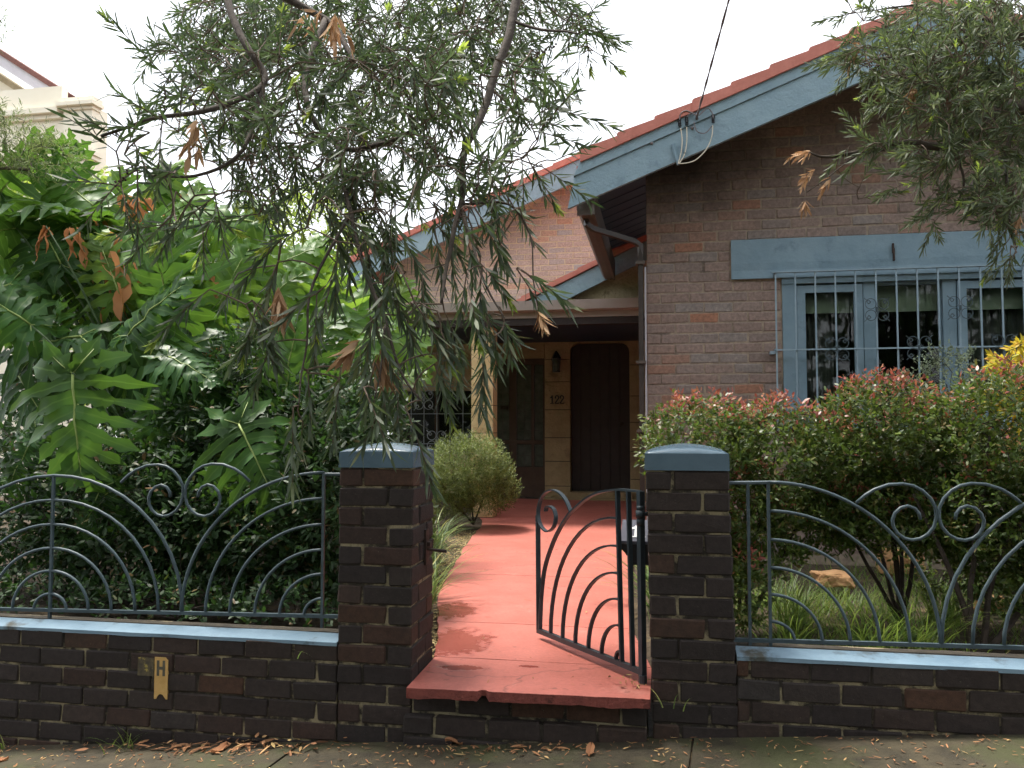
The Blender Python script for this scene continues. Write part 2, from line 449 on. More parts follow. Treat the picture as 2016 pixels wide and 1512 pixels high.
# leaves
M['bottle'] = leaf_mat('bottlebrush_leaf', [(0, (.042, .060, .040)), (.5, (.076, .098, .068)), (.85, (.125, .148, .102)), (1, (.18, .20, .11))], .55, .28, (.12, .22, .04), .28)
M['bottle_r'] = leaf_mat('silvery_bottlebrush_leaf', [(0, (.062, .080, .046)), (.5, (.10, .125, .072)), (.85, (.16, .185, .11)), (1, (.24, .28, .09))], .55, .28, (.16, .24, .06), .35)
M['deadleaf'] = leaf_mat('dead_brown_leaf', [(0, (.28, .16, .085)), (.5, (.42, .26, .15)), (1, (.54, .37, .23))], .8, .25, (.4, .2, .08), .2)
M['philo'] = leaf_mat('philodendron_leaf', [(0, (.024, .070, .018)), (.5, (.036, .098, .024)), (1, (.055, .125, .030))], .40, .30, (.24, .48, .04), .24, (.11, .20, .05), .7, True)
M['philo_light'] = leaf_mat('young_philodendron_leaf', [(0, (.045, .115, .024)), (.5, (.065, .150, .030)), (1, (.10, .19, .038))], .42, .46, (.42, .66, .06), .22, (.15, .26, .06), .7, True)
M['rib'] = surf('pale_green_leaf_rib', (.22, .30, .08), (.30, .38, .11), 12, .5, 0)
M['stalk'] = surf('green_leaf_stalk', (.045, .085, .03), (.075, .12, .045), 12, .5, .1, 60, .002)
M['philo_dead'] = leaf_mat('withered_orange_leaf', [(0, (.40, .16, .06)), (1, (.55, .27, .12))], .75, .35, (.65, .28, .09), .2)
M['darkleaf'] = leaf_mat('glossy_dark_shrub_leaf', [(0, (.018, .040, .016)), (.6, (.030, .062, .022)), (.93, (.050, .095, .030)), (1, (.16, .085, .04))], .48, .22, (.10, .24, .03), .28)
M['hedge'] = leaf_mat('hedge_leaf', [(0, (.030, .056, .014)), (.5, (.064, .104, .024)), (.85, (.130, .170, .040)), (1, (.19, .12, .05))], .42, .3, (.26, .40, .05), .35)
M['hedgetip'] = leaf_mat('red_young_hedge_leaf', [(0, (.24, .055, .045)), (.5, (.34, .10, .075)), (1, (.36, .18, .08))], .4, .35, (.5, .14, .08), .45)
M['rosemary'] = leaf_mat('rosemary_leaf', [(0, (.085, .120, .032)), (.6, (.145, .190, .052)), (1, (.25, .28, .085))], .55, .25, (.28, .36, .07), .35)
M['lime'] = leaf_mat('pale_lime_leaf', [(0, (.16, .26, .045)), (.6, (.25, .36, .07)), (1, (.42, .48, .08))], .5, .45, (.5, .62, .1), .35)
M['feather'] = leaf_mat('feathery_leaf', [(0, (.09, .13, .05)), (.6, (.14, .18, .07)), (1, (.22, .26, .10))], .55, .35, (.3, .38, .1), .3)
M['sage'] = leaf_mat('sage_leaf', [(0, (.16, .20, .13)), (1, (.26, .31, .20))], .7, .25, (.3, .36, .2), .25)
M['maple'] = leaf_mat('yellow_maple_leaf', [(0, (.34, .36, .03)), (.5, (.50, .44, .04)), (1, (.55, .28, .06))], .5, .45, (.8, .66, .06), .3)
M['strap'] = leaf_mat('strappy_leaf', [(0, (.05, .11, .03)), (.6, (.10, .17, .05)), (.9, (.26, .30, .09)), (1, (.42, .34, .12))], .45, .3, (.3, .42, .1), .4)
M['straw'] = leaf_mat('straw_mulch', [(0, (.26, .17, .07)), (.6, (.42, .31, .14)), (1, (.55, .44, .22))], .8, .1, (.4, .3, .1), .2)
M['grass'] = leaf_mat('grass_blade', [(0, (.045, .095, .015)), (.6, (.095, .165, .028)), (.9, (.16, .21, .05)), (1, (.32, .26, .10))], .5, .35, (.36, .5, .08), .35)
M['litter'] = leaf_mat('fallen_leaf', [(0, (.12, .055, .03)), (.4, (.30, .15, .07)), (.7, (.40, .19, .10)), (1, (.52, .38, .16))], .8, .1, (.4, .2, .08), .2)

# ------------------------------------------------------------------ the setting: ground, pavement, path
def pave_z(x): return .1406 + .077 * x
def path_z(y): return .318 + .0098 * (y - 3.52)

b = MB()
b.poly([(-120, -60, pave_z(0) - 1.2), (120, -60, pave_z(0) - 1.2), (120, 160, -1.0), (-120, 160, -1.0)])
tag(b.build('ground', M['soil']), kind='structure')

pav = empty('pavement', (0, 2.0, .14), kind='structure')
rng = random.Random(3)
xs = [-7.6, -5.6, -3.28, -1.62, .12, 1.95, 3.9, 6.0]
for i in range(len(xs) - 1):
    for (y0, y1) in ((.9, 3.62), (-1.9, .894)):
        b = MB(); x0, x1 = xs[i] + .004, xs[i + 1] - .004
        nx, ny = 6, 8; dz = rng.uniform(-.003, .003)
        sk = -.24 if y0 > 0 else 0
        for a in range(nx):
            for c in range(ny):
                q = []
                for (u, v) in ((a, c), (a + 1, c), (a + 1, c + 1), (a, c + 1)):
                    X = x0 + (x1 - x0) * u / nx; Y = y0 + (y1 - y0) * v / ny
                    X += sk * (3.62 - Y) / 2.7
                    q.append((X, Y, pave_z(X) + dz + .003 * mnoise.noise((X * 2, Y * 2, 0))))
                b.poly(q)
        w = [(x0 + sk * (3.62 - y0) / 2.7, y0), (x1 + sk * (3.62 - y0) / 2.7, y0), (x1, y1), (x0, y1)]
        for k in range(4):
            p, q = w[k], w[(k + 1) % 4]
            b.poly([(p[0], p[1], pave_z(p[0]) - .1), (q[0], q[1], pave_z(q[0]) - .1), (q[0], q[1], pave_z(q[0]) - .001), (p[0], p[1], pave_z(p[0]) - .001)])
        b.build('slab', M['pavement'], pav, fix=False)
b = MB()
b.poly([(-7.6, -1.9, pave_z(-7.6) - .012), (6, -1.9, pave_z(6) - .012), (6, 3.6, pave_z(6) - .012), (-7.6, 3.6, pave_z(-7.6) - .012)])
b.build('joint_bed', M['soil'], pav)

# garden ground as an uneven sheet behind the walls
b = MB()
gx = np.linspace(-9, 7, 90); gy = np.linspace(3.8, 14, 60)
def gz(x, y): return path_z(y) - .022 + .035 * mnoise.noise((x * 1.3, y * 1.3, 4)) + .012 * mnoise.noise((x * 6, y * 6, 1)) + (.10 * max(0, min(1, (-1.9 - x) / 1.5)))
vs = [(x, y, gz(x, y) - (.06 if -1.75 < x < -.1 and y < 9 else 0)) for y in gy for x in gx]
fs = [(j * 90 + i, j * 90 + i + 1, (j + 1) * 90 + i + 1, (j + 1) * 90 + i) for j in range(59) for i in range(89)]
b.raw(vs, fs)
tag(b.build('garden_bed', M['soil'], smooth=True), kind='structure')

# red path: three slabs and the step
pathroot = empty('path', (-.7, 3.6, .3), kind='structure')
LE = [(3.60, -1.10), (3.95, -1.105), (4.6, -1.26), (5.3, -1.46), (6.0, -1.58), (6.6, -1.665), (7.3, -1.77), (8.06, -1.87), (8.8, -1.94), (9.4, -2.05), (10.2, -2.4), (12.0, -2.9)]
RE = [(3.60, -.06), (3.95, -.055), (4.6, -.16), (5.3, -.22), (6.0, -.24), (7.0, -.26), (8.06, -.2), (9.4, -.14), (12.0, -.13)]
li = lambda T, y: float(np.interp(y, [t[0] for t in T], [t[1] for t in T]))
def path_slab(name, y0, y1, n=14):
    b = MB(); ys = [y0 + (y1 - y0) * i / n for i in range(n + 1)]
    nx = 10; top = []; bot = []
    for y in ys:
        l_, r_ = li(LE, y), li(RE, y)
        l_ += .018 * mnoise.noise((y * 5, 0, 0))
        for k in range(nx + 1):
            x = l_ + (r_ - l_) * k / nx
            top.append((x, y, path_z(y) + .003 * mnoise.noise((x * 3, y * 3, 2))))
            bot.append((x, y, path_z(y) - .09))
    N = len(top)
    fs = [(j * (nx + 1) + i, j * (nx + 1) + i + 1, (j + 1) * (nx + 1) + i + 1, (j + 1) * (nx + 1) + i) for j in range(n) for i in range(nx)]
    for j in range(n):
        a, c = j * (nx + 1), (j + 1) * (nx + 1)
        fs.append((a, c, N + c, N + a)); fs.append((a + nx, N + a + nx, N + c + nx, c + nx))
    for i in range(nx):
        fs.append((i, N + i, N + i + 1, i + 1)); e = n * (nx + 1)
        fs.append((e + i, e + i + 1, N + e + i + 1, N + e + i))
    b.raw(top + bot, fs)
    return b.build(name, M['path'], pathroot, fix=True)
path_slab('slab', 3.985, 4.68, 8)
path_slab('slab', 4.686, 6.13, 12)
path_slab('slab', 6.136, 11.99, 30)
# front step slab with a broken lip
b = MB(); N = 60
edge = []
for i in range(N + 1):
    t = i / N; x = -1.108 + 1.05 * t
    y = 3.515 + .006 * mnoise.noise((x * 9, 0, 0)) + .004 * mnoise.noise((x * 40, 3, 0))
    z = .043 + .010 * mnoise.noise((x * 7, 5, 0)) + .005 * mnoise.noise((x * 30, 8, 0))
    if .30 < t < .335: y += .022; z = .026
    edge.append((x, y, z))
for i in range(N):
    (x0, y0, d0), (x1, y1, d1) = edge[i], edge[i + 1]
    Z = lambda x: .313 + .012 * (x + 1.108)
    if not (.29 < i / N < .335):
        pass
    b.poly([(x0, y0, Z(x0)), (x1, y1, Z(x1)), (x1, 3.98, path_z(3.98)), (x0, 3.98, path_z(3.98))])
    b.poly([(x0, y0 + .004, Z(x0) - d0), (x1, y1 + .004, Z(x1) - d1), (x1, y1, Z(x1)), (x0, y0, Z(x0))], 1)
    b.poly([(x0, 3.98, Z(x0) - d0), (x1, 3.98, Z(x1) - d1), (x1, y1 + .004, Z(x1) - d1), (x0, y0 + .004, Z(x0) - d0)], 1)
for e, sgn in ((edge[0], 1), (edge[-1], -1)):
    b.poly([(e[0], e[1], .313), (e[0], 3.98, .32), (e[0], 3.98, .27), (e[0], e[1], .27)], 1)
b.build('step_slab', [M['path'], M['rededge']], pathroot, fix=False)

# ------------------------------------------------------------------ bricks
_bk = {}
def brick_mesh(l, d, h, mat, var, rough=.0034, bev=.006):
    key = (round(l, 3), round(d, 3), round(h, 3), mat.name, var)
    if key not in _bk:
        r = random.Random(hash(key[:3]) % 9999 + var * 77)
        bm = bmesh.new(); bmesh.ops.create_cube(bm, size=1)
        for v in bm.verts:
            v.co = Vector((v.co.x * l, v.co.y * d, v.co.z * h)) + Vector((r.uniform(-1, 1) * rough, r.uniform(-1, 1) * rough, r.uniform(-1, 1) * rough))
        bmesh.ops.bevel(bm, geom=list(bm.edges), offset=bev, segments=1, affect='EDGES', profile=.6)
        for v in bm.verts: v.co += Vector((r.uniform(-1, 1), r.uniform(-1, 1), r.uniform(-1, 1))) * rough * .4
        me = bpy.data.meshes.new('brick'); bm.to_mesh(me); bm.free(); me.materials.append(mat)
        _bk[key] = me
    return _bk[key]
brng = random.Random(11)
def brick(parent, x, y, z, l, d, h, mat, rot=0, name='brick', jit=.0025):
    """centre position"""
    o = add(name, brick_mesh(l, d, h, mat, brng.randrange(7)), parent, (x + brng.uniform(-1, 1) * jit * .5, y + brng.uniform(-1, 1) * jit, z + brng.uniform(-1, 1) * jit * .5), (brng.uniform(-1, 1) * .006, brng.uniform(-1, 1) * .008, rot + brng.uniform(-1, 1) * .01))
    return o

CH = .0885                      # course height
BH = CH - .0085                 # brick height
PT = 1.263                      # top of pillar brickwork
YF = 3.60                       # front face of the walls

def pillar(name, x0, label, tilt=0):
    w = .350; cx, cy = x0 + w / 2, YF + w / 2
    t = empty(name, (cx, cy, .1), label, 'pillar', 'brick gate pillars')
    rot = []
    n = 16
    for k in range(n):
        zc = PT - CH * (k + .5)
        if zc < pave_z(cx) - .06: break
        s = 1 if k % 2 else -1
        L, D, g = .230, .110, .010
        ox = tilt * (PT - zc)
        # pinwheel of four bricks
        for (dx, dy, r) in ((-s * (w / 2 - L / 2), -(w / 2 - D / 2), 0), (s * (w / 2 - D / 2), -(w / 2 - L / 2), PI / 2), (s * (w / 2 - L / 2), (w / 2 - D / 2), 0), (-s * (w / 2 - D / 2), (w / 2 - L / 2), PI / 2)):
            brick(t, cx + dx + ox, cy + dy, zc, L, D, BH, M['fbrick'], r, jit=.003)
    b = MB(); z0 = pave_z(cx) - .1
    i = .0065
    ob = tilt * (PT - z0)
    vs = [(x0 + i + ob, YF + i, z0), (x0 + w - i + ob, YF + i, z0), (x0 + w - i + ob, YF + w - i, z0), (x0 + i + ob, YF + w - i, z0),
          (x0 + i, YF + i, PT), (x0 + w - i, YF + i, PT), (x0 + w - i, YF + w - i, PT), (x0 + i, YF + w - i, PT)]
    b.raw(vs, [(0, 3, 2, 1), (4, 5, 6, 7), (0, 1, 5, 4), (1, 2, 6, 5), (2, 3, 7, 6), (3, 0, 4, 7)])
    b.build('mortar', M['fmortar'], t)
    # domed cap
    b = MB(); n = 14; h0, h1 = PT + .002, PT + .080
    hw = w / 2 + .004
    grid = []
    for j in range(n + 1):
        for i_ in range(n + 1):
            u, v = -1 + 2 * i_ / n, -1 + 2 * j / n
            dome = .034 * (1 - u * u) * (1 - v * v) ** .8 if abs(u) < 1 and abs(v) < 1 else 0
            wob = .0015 * mnoise.noise((u * 3 + cx * 9, v * 3, 0))
            rr = .012
            grid.append((cx + hw * u - (math.copysign(rr * .25, u) if abs(u) == 1 else 0), cy + hw * v - (math.copysign(rr * .25, v) if abs(v) == 1 else 0), h1 + dome + wob - (.006 if (abs(u) == 1 or abs(v) == 1) else 0)))
    m_ = n + 1
    fs = [(j * m_ + i_, j * m_ + i_ + 1, (j + 1) * m_ + i_ + 1, (j + 1) * m_ + i_) for j in range(n) for i_ in range(n)]
    ring = [i_ for i_ in range(m_)] + [j * m_ + n for j in range(1, m_)] + [n * m_ + i_ for i_ in range(n - 1, -1, -1)] + [j * m_ for j in range(n - 1, 0, -1)]
    base = []
    for r_ in ring:
        x, y, z = grid[r_]
        base.append((cx + (x - cx) * 1.012, cy + (y - cy) * 1.012, h0))
    k0 = len(grid)
    nr = len(ring)
    for q in range(nr):
        fs.append((ring[q], ring[(q + 1) % nr], k0 + (q + 1) % nr, k0 + q))
    fs.append(tuple(k0 + q for q in range(nr)))
    b.raw(grid + base, fs)
    o = b.build('cap', M['bluecap'], t)
    for p in o.data.polygons: p.use_smooth = p.normal.z > .6
    # hairline joint in the cap
    return t
pillL = pillar('gate_pillar', -1.462, 'dark brick gate pillar with blue domed cap left of the red path')
pillR = pillar('gate_pillar', -.072, 'dark brick gate pillar with blue domed cap that carries the open gate', tilt=.022)
gl = add('latch_plate', None) if False else None

def low_wall(name, x0, x1, top, label, first_off):
    t = empty(name, ((x0 + x1) / 2, YF, pave_z((x0 + x1) / 2)), label, 'brick wall', 'low brick front walls')
    rows = 8
    for k in range(rows):
        zc = top - CH * (k + .5)
        x = x0 - ((k % 2) * .12 + first_off)
        while x < x1:
            a, c = max(x, x0), min(x + .230, x1)
            xm = (a + c) / 2
            if c - a > .04 and zc + BH / 2 > pave_z(xm) - .004:
                brick(t, xm, YF + .055, zc, round(c - a, 2), .11, BH, M['fbrick'])
            x += .238
    b = MB()
    b.prism([(x0, pave_z(x0) - .12), (x1, pave_z(x1) - .12), (x1, top + .004), (x0, top + .004)], YF + .0065, YF + .24)
    b.build('mortar', M['fmortar'], t)
    # sloping painted coping, in one run with a slightly wavy front edge
    b = MB(); n = 40; prof = [(-.002, -.006), (-.001, .006), (.05, .016), (.125, .030), (.24, .030), (.24, -.02), (.0, -.02)]
    prof = [(-.003, -.012), (-.002, .004), (.045, .014), (.092, .023), (.100, .008), (.242, .004), (.242, -.012), (.004, -.014)]
    for i in range(n + 1):
        x = x0 + (x1 - x0) * i / n
        for k, (py, pz) in enumerate(prof):
            w = .004 * mnoise.noise((x * 5, k, 0)) if k in (0, 1) else .002 * mnoise.noise((x * 3, k, 7))
            b.v.append((x, YF + py, top + pz + w))
    q = len(prof)
    for i in range(n):
        for k in range(q):
            b.f.append((i * q + k, i * q + (k + 1) % q, (i + 1) * q + (k + 1) % q, (i + 1) * q + k)); b.m.append(1 if k in (3, 4, 5) else 0)
    b.f.append(tuple(range(q))); b.m.append(0); b.f.append(tuple(n * q + k for k in range(q))); b.m.append(0)
    b.build('coping', [M['coping'], M['dirt']], t)
    return t
wallL = low_wall('brick_wall', -4.7, -1.466, PT - 9 * CH, 'low dark brick wall with sloping blue coping left of the gateway', .07)
wallR = low_wall('brick_wall', .30, 3.2, PT - 9 * CH + .026, 'low dark brick wall with sloping blue coping right of the gateway', .18)

# riser bricks under the step
t = empty('brick_riser', (-.58, YF, .1), 'low run of dark bricks under the red step slab', 'brick riser')
for k in range(3):
    zc = .270 - CH * (k + .5)
    yy = YF - (.0 if k == 0 else .035 if k == 1 else .04) + .055
    x = -1.115 - (.12 if k % 2 else .02)
    while x < -.07:
        a, c = max(x, -1.14 if k else -1.105), min(x + .23, -.075)
        if c - a > .04 and zc + BH / 2 > pave_z((a + c) / 2):
            brick(t, (a + c) / 2, yy, zc, round(c - a, 2), .11, BH, M['fbrick'], jit=.005)
        x += .24
b = MB(); b.prism([(-1.11, pave_z(-1.1) - .1), (-.075, pave_z(0) - .1), (-.075, .268), (-1.11, .268)], YF + .008, YF + .35)
b.prism([(-1.135, pave_z(-1.1) - .1), (-.08, pave_z(0) - .1), (-.08, .172), (-1.135, .172)], YF - .028, YF + .007)
b.build('mortar', M['fmortar'], t)

# ------------------------------------------------------------------ iron fence panels
def fence_panel(name, label, posts, rail_z, rx, rz, x0, x1, tiltdeg, fans, scrolls):
    Y = 3.775
    t = empty(name, ((x0 + x1) / 2, Y, rail_z), label, 'iron fence', 'iron fence panels on the low walls')
    tl = math.tan(R(tiltdeg)); xm = (x0 + x1) / 2
    def P(x, z): return (x, Y, z + tl * (x - xm))
    def bar(nm, pts, r, n=6):
        b = MB(); b.tube([P(*p) for p in pts], r, n, up=(0, 1, 0)); return b.build(nm, M['iron'], t, smooth=(n > 4))
    bar('bottom_rail', [(x0, rail_z), (x1, rail_z)], .0115, 4)
    for px in posts: bar('post', [(px, rail_z - .055), (px, rail_z + rz[-1])], .0095, 4)
    for (cx, a0, a1) in fans:
        for q in range(6):
            n = 22; pts = []
            for i in range(n + 1):
                a = R(a0 + (a1 - a0) * i / n)
                pts.append((cx + rx[q] * math.cos(a), rail_z + rz[q] * math.sin(a)))
            bar('arc_bar', pts, .0085 if q == 5 else .0075)
    for (jx, s, k) in scrolls:
        sp = [(312, 572), (275, 605), (240, 627), (185, 647), (130, 650), (90, 642), (55, 622), (25, 590), (8, 555), (4, 515), (15, 475), (38, 445), (68, 427), (100, 421), (130, 429), (155, 448), (170, 475), (173, 502), (163, 530), (140, 552), (112, 560), (86, 550), (70, 528), (66, 505)]
        bar('scroll', [(jx + s * p[0] * k * .001, rail_z + p[1] * k * .001) for p in sp], .0075)
    return t
rzs = [.083, .199, .315, .436, .561, .686]
rxL = [.094, .220, .350, .482, .612, .742]
rxR = [.100, .214, .328, .447, .567, .688]
pl = fence_panel('iron_fence', 'blue iron fence panel with sunrise arcs and scrolls left of the gateway', [-4.575, -3.090, -1.612], .515, rxL, rzs, -4.7, -1.466, 1.15,
                 [(-3.090, 0, 180), (-1.612, 90, 180), (-4.575, 0, 90)], [(-2.351, 1, 1.13), (-2.351, -1, 1.13), (-3.83, 1, 1.13), (-3.83, -1, 1.13)])
b = MB(); b.tube([(-1.612, 3.775, 1.204 + .018), (-1.46, 3.775, 1.223)], .0085, 6); b.build('top_rail', M['iron'], pl)
pr_ = fence_panel('iron_fence', 'blue iron fence panel with sunrise arcs and scrolls right of the gateway', [.371, .457, 1.835], .545, rxR, rzs, .295, 3.2, 1.0,
                  [(.457, 0, 90), (1.835, 0, 180)], [(1.146, 1, 1.04), (1.146, -1, 1.04)])
b = MB(); b.tube([(.29, 3.775, 1.203), (.457, 3.775, 1.207)], .0085, 6); b.build('top_rail', M['iron'], pr_)

# ------------------------------------------------------------------ gate, standing open
H0 = Vector((-.085, 3.72, 0)); GD = Vector((-.572, .682, 0)).normalized(); GN = GD.cross(Vector((0, 0, 1)))
gate = empty('iron_gate', (-.085, 3.72, .335), 'dark blue iron gate with quarter circle bars and scroll standing open', 'gate')
def gp(s, z): return tuple(H0 + GD * s + Vector((0, 0, z)))
def gbar(nm, pts, w=.011, d=.020, sm=False):
    b = MB(); b.flat([gp(*p) for p in pts], w, d, GN); return b.build(nm, M['gateiron'], gate, smooth=sm)
gbar('hinge_post', [(0.012, .325), (.018, 1.165)], .026, .026)
gbar('bottom_rail', [(.012, .372), (.893, .368)], .024, .022)
gbar('upright_bar', [(.082, .38), (.104, 1.158)], .012, .022)
gbar('upright_bar', [(.162, .38), (.186, 1.156)], .012, .022)
gbar('end_post', [(.887, .37), (.893, .978)], .012, .024)
def spl(pts, n=5):
    out = []
    P = [Vector((p[0], p[1])) for p in pts]
    for i in range(len(P) - 1):
        p0, p1, p2, p3 = P[max(i - 1, 0)], P[i], P[i + 1], P[min(i + 2, len(P) - 1)]
        for k in range(n):
            t = k / n
            q = .5 * ((2 * p1) + (p2 - p0) * t + (2 * p0 - 5 * p1 + 4 * p2 - p3) * t * t + (3 * p1 - p0 - 3 * p2 + p3) * t ** 3)
            out.append((q.x, q.y))
    out.append(tuple(P[-1])); return out
gbar('arc_bar', spl([(.018, 1.163), (.1, 1.163), (.19, 1.160), (.32, 1.140), (.42, 1.108), (.503, 1.064), (.59, 1.010), (.681, .925), (.755, .83), (.822, .71), (.855, .58), (.868, .46), (.873, .38)]), .010, .022)
for r_, (bx, tz) in enumerate([(.206, .428), (.319, .542), (.427, .660), (.540, .778), (.655, .902), (.768, 1.030)]):
    cx, cz = .168 + .002 * r_, .375
    pts = []
    for i in range(15):
        a = R(90 * i / 14)
        pts.append((cx + (bx - cx) * math.cos(a), cz + (tz - cz) * math.sin(a)))
    gbar('arc_bar', pts, .009, .020)
gbar('scroll', spl([(.576, 1.026), (.619, 1.079), (.68, 1.113), (.752, 1.122), (.827, 1.097), (.875, 1.042), (.890, .977), (.865, .928), (.817, .903), (.774, .907), (.732, .936), (.715, .983), (.732, 1.022), (.770, 1.036), (.803, 1.028), (.814, 1.006)], 4), .007, .022)
b = MB()
hx, hy = H0.x - .012, H0.y
b.tube([(hx, hy, 1.082), (hx, hy, 1.100)], .017, 10); b.tube([(hx, hy, 1.048), (hx, hy, 1.081)], .021, 10); b.tube([(hx, hy, 1.015), (hx, hy, 1.046)], .017, 10)
b.tube([(hx, hy, 1.065), (-.045, 3.735, 1.066)], .010, 6)
b.build('hinge', M['gateiron'], gate, smooth=True)
b = MB(); b.tube([(H0.x - .006, hy, .320), (H0.x - .006, hy, .362)], .017, 10); b.build('pivot', M['gateiron'], gate)

# bolt keeper on the left pillar
t = empty('gate_latch', (-1.10, 3.80, .86), 'rusty iron latch keeper fixed to the left pillar side', 'latch')
b = MB(); b.box(-1.111, -1.100, 3.785, 3.835, .80, .965); b.build('plate', M['rust'], t)
b = MB(); b.tube([(-1.105, 3.81, .872), (-1.055, 3.815, .866), (-1.01, 3.82, .862)], .008, 6); b.build('bolt', M['rust'], t)
b = MB(); b.box(-1.105, -1.085, 3.80, 3.83, .885, .905); b.build('lug', M['rust'], t)

# hydrant marker plates on the left wall
def yz_front(x, z, y): return (x, y, z)
hy0 = YF - .006
t = empty('hydrant_plate', (-2.343, hy0, .31), 'faded yellow plate with a black letter H on the left wall', 'sign plate')
px0, px1, pz0, pz1 = -2.373, -2.305, .168, .362
b = MB(); arc = [(-2.318 - .043 * (1 - math.cos(R(a))) * .5, .0) for a in (0,)]
out = [(px0, pz0), (px0 + .010, pz0)]
out += [(px0 + .034 - .022 * math.cos(R(a)), pz0 + .024 * math.sin(R(a))) for a in (20, 60, 90, 120, 160)]
out += [(px1 - .007, pz0), (px1, pz0), (px1, pz1 - .014), (px1 - .013, pz1), (px0, pz1)]
b.prism(out, hy0, YF + .004); b.build('plate', M['yellow'], t)
b = MB()
for a in ((px0 + .012, px0 + .025, .276, .348), (px0 + .042, px0 + .055, .276, .348), (px0 + .0245, px0 + .0425, .305, .319)):
    b.box(a[0], a[1], hy0 - .0012, hy0 + .001, a[2], a[3])
b.build('letter', M['plategrey'], t)
t = empty('old_plate', (-2.42, hy0, .31), 'small flaking yellow patch beside the letter plate', 'sign plate')
b = MB()
for i in range(7):
    for j in range(7):
        x0_, z0_ = -2.462 + .0122 * i, .272 + .0125 * j
        if (i, j) in ((6, 6), (5, 6), (0, 6)): continue
        b.poly([(x0_, YF - .0055 + .0005 * mnoise.noise((i, j, 0)), z0_), (x0_ + .0122, YF - .0055, z0_), (x0_ + .0122, YF - .0055, z0_ + .0125), (x0_, YF - .0055, z0_ + .0125)])
b.box(-2.461, -2.379, YF - .005, YF + .003, .273, .356)
b.build('plate', M['oldyellow'], t)

# ------------------------------------------------------------------ numerals as ribbons
def numeral(ch, h):
    """strokes of a numeral, height h, as lists of x,z with widths"""
    k = h
    if ch == '1':
        return [([(.05, .72), (.20, .82), (.30, .98)], .13), ([(.28, .98), (.28, .04)], .17), ([(.05, .035), (.51, .035)], .08)], .58
    return [([(.09, .66), (.08, .80), (.16, .93), (.30, .965), (.44, .90), (.49, .76), (.44, .60), (.28, .38), (.10, .10)], .14), ([(.04, .05), (.53, .05)], .11), ([(.50, .05), (.54, .20)], .07), ([(.08, .70), (.17, .66)], .12)], .60
def number(nm, txt, h, x, z, fn, mat, parent, depth):
    """fn maps (x,z,lift) to space"""
    for ch in txt:
        st, w = numeral(ch, h)
        b = MB()
        for n_, (pts, wd) in enumerate(st):
            P = [Vector((p[0] * h * .98, p[1] * h)) for p in pts]
            if len(P) > 4: P = [Vector(q) for q in spl([(p.x, p.y) for p in P], 3)]
            for i in range(len(P) - 1):
                d_ = (P[i + 1] - P[i]); d_.normalize(); nn = Vector((-d_.y, d_.x)) * wd * h * .5
                e = d_ * h * .02
                q = [P[i] - nn - e, P[i + 1] - nn + e, P[i + 1] + nn + e, P[i] + nn - e]
                lift = depth * (1 + .03 * (i + 4 * n_))
                vs = [fn(x + v.x, z + v.y, 0) for v in q] + [fn(x + v.x, z + v.y, lift) for v in q]
                b.raw(vs, [(3, 2, 1, 0), (4, 5, 6, 7), (0, 1, 5, 4), (1, 2, 6, 5), (2, 3, 7, 6), (3, 0, 4, 7)])
        b.build(nm, mat, parent)
        x += w * h

# ------------------------------------------------------------------ letterbox behind the right pillar
t = empty('letterbox', (-.03, 4.06, .80), 'black letterbox with sloping grey lid and white numerals behind the right pillar', 'letterbox')
lx0, lx1, ly0, ly1 = -.200, .16, 3.965, 4.245
b = MB()
sec = [(ly0, .80), (ly1, .80), (ly1, .965), (ly0, .905)]
vs = [(x, y, z) for x in (lx0 + .045, lx1 - .01) for (y, z) in sec]
b.raw(vs, [(0, 1, 2, 3), (7, 6, 5, 4), (0, 4, 5, 1), (1, 5, 6, 2), (2, 6, 7, 3), (3, 7, 4, 0)])
b.build('box', M['black'], t)
b = MB()
vs = [(x, y, z) for x in (lx0, lx1) for (y, z) in ((ly0 - .012, .900), (ly1 + .01, .967), (ly1 + .01, .980), (ly0 - .012, .913))]
b.raw(vs, [(0, 1, 2, 3), (7, 6, 5, 4), (0, 4, 5, 1), (1, 5, 6, 2), (2, 6, 7, 3), (3, 7, 4, 0)])
lid = b.build('lid', M['lidgrey'], t)
b = MB(); b.box(lx0 + .002, lx1 - .01, ly0 - .014, ly0 + .02, .872, .899); b.build('lip', M['black'], t)
b = MB()
pts = [(lx0 + .004, .872), (lx0 + .05, .872), (lx0 + .05, .80), (lx0 + .042, .81), (lx0 + .034, .835), (lx0 + .02, .856)]
b.prism(pts, ly0 + .02, ly0 + .035); b.build('bracket', M['black'], t)
sl_ = (.980 - .913) / (ly1 - ly0 + .022)
number('numeral', '122', .16, -.165, 4.0, lambda x, y, q: (x, y, .913 + sl_ * (y - ly0 + .012) + .001 + q), M['white'], t, .002)
b = MB(); b.box(-.03, .05, 3.952, 4.02, .30, .80); b.build('post', M['black'], t)

# ------------------------------------------------------------------ the house
house = empty('brick_house', (1.0, 8.0, .4), 'single storey brown brick house with blue gables and red tile roof', 'house')
YW = 7.10                       # front wall of the right wing
WX0, WX1 = -.115, 4.175
GXc = 2.03                      # gable centre
SL = .389                       # gable slope
def bz(x): return 3.197 + SL * (min(x, 2 * GXc - x) + .725)    # lower edge of the barge board (at y = 6.5)

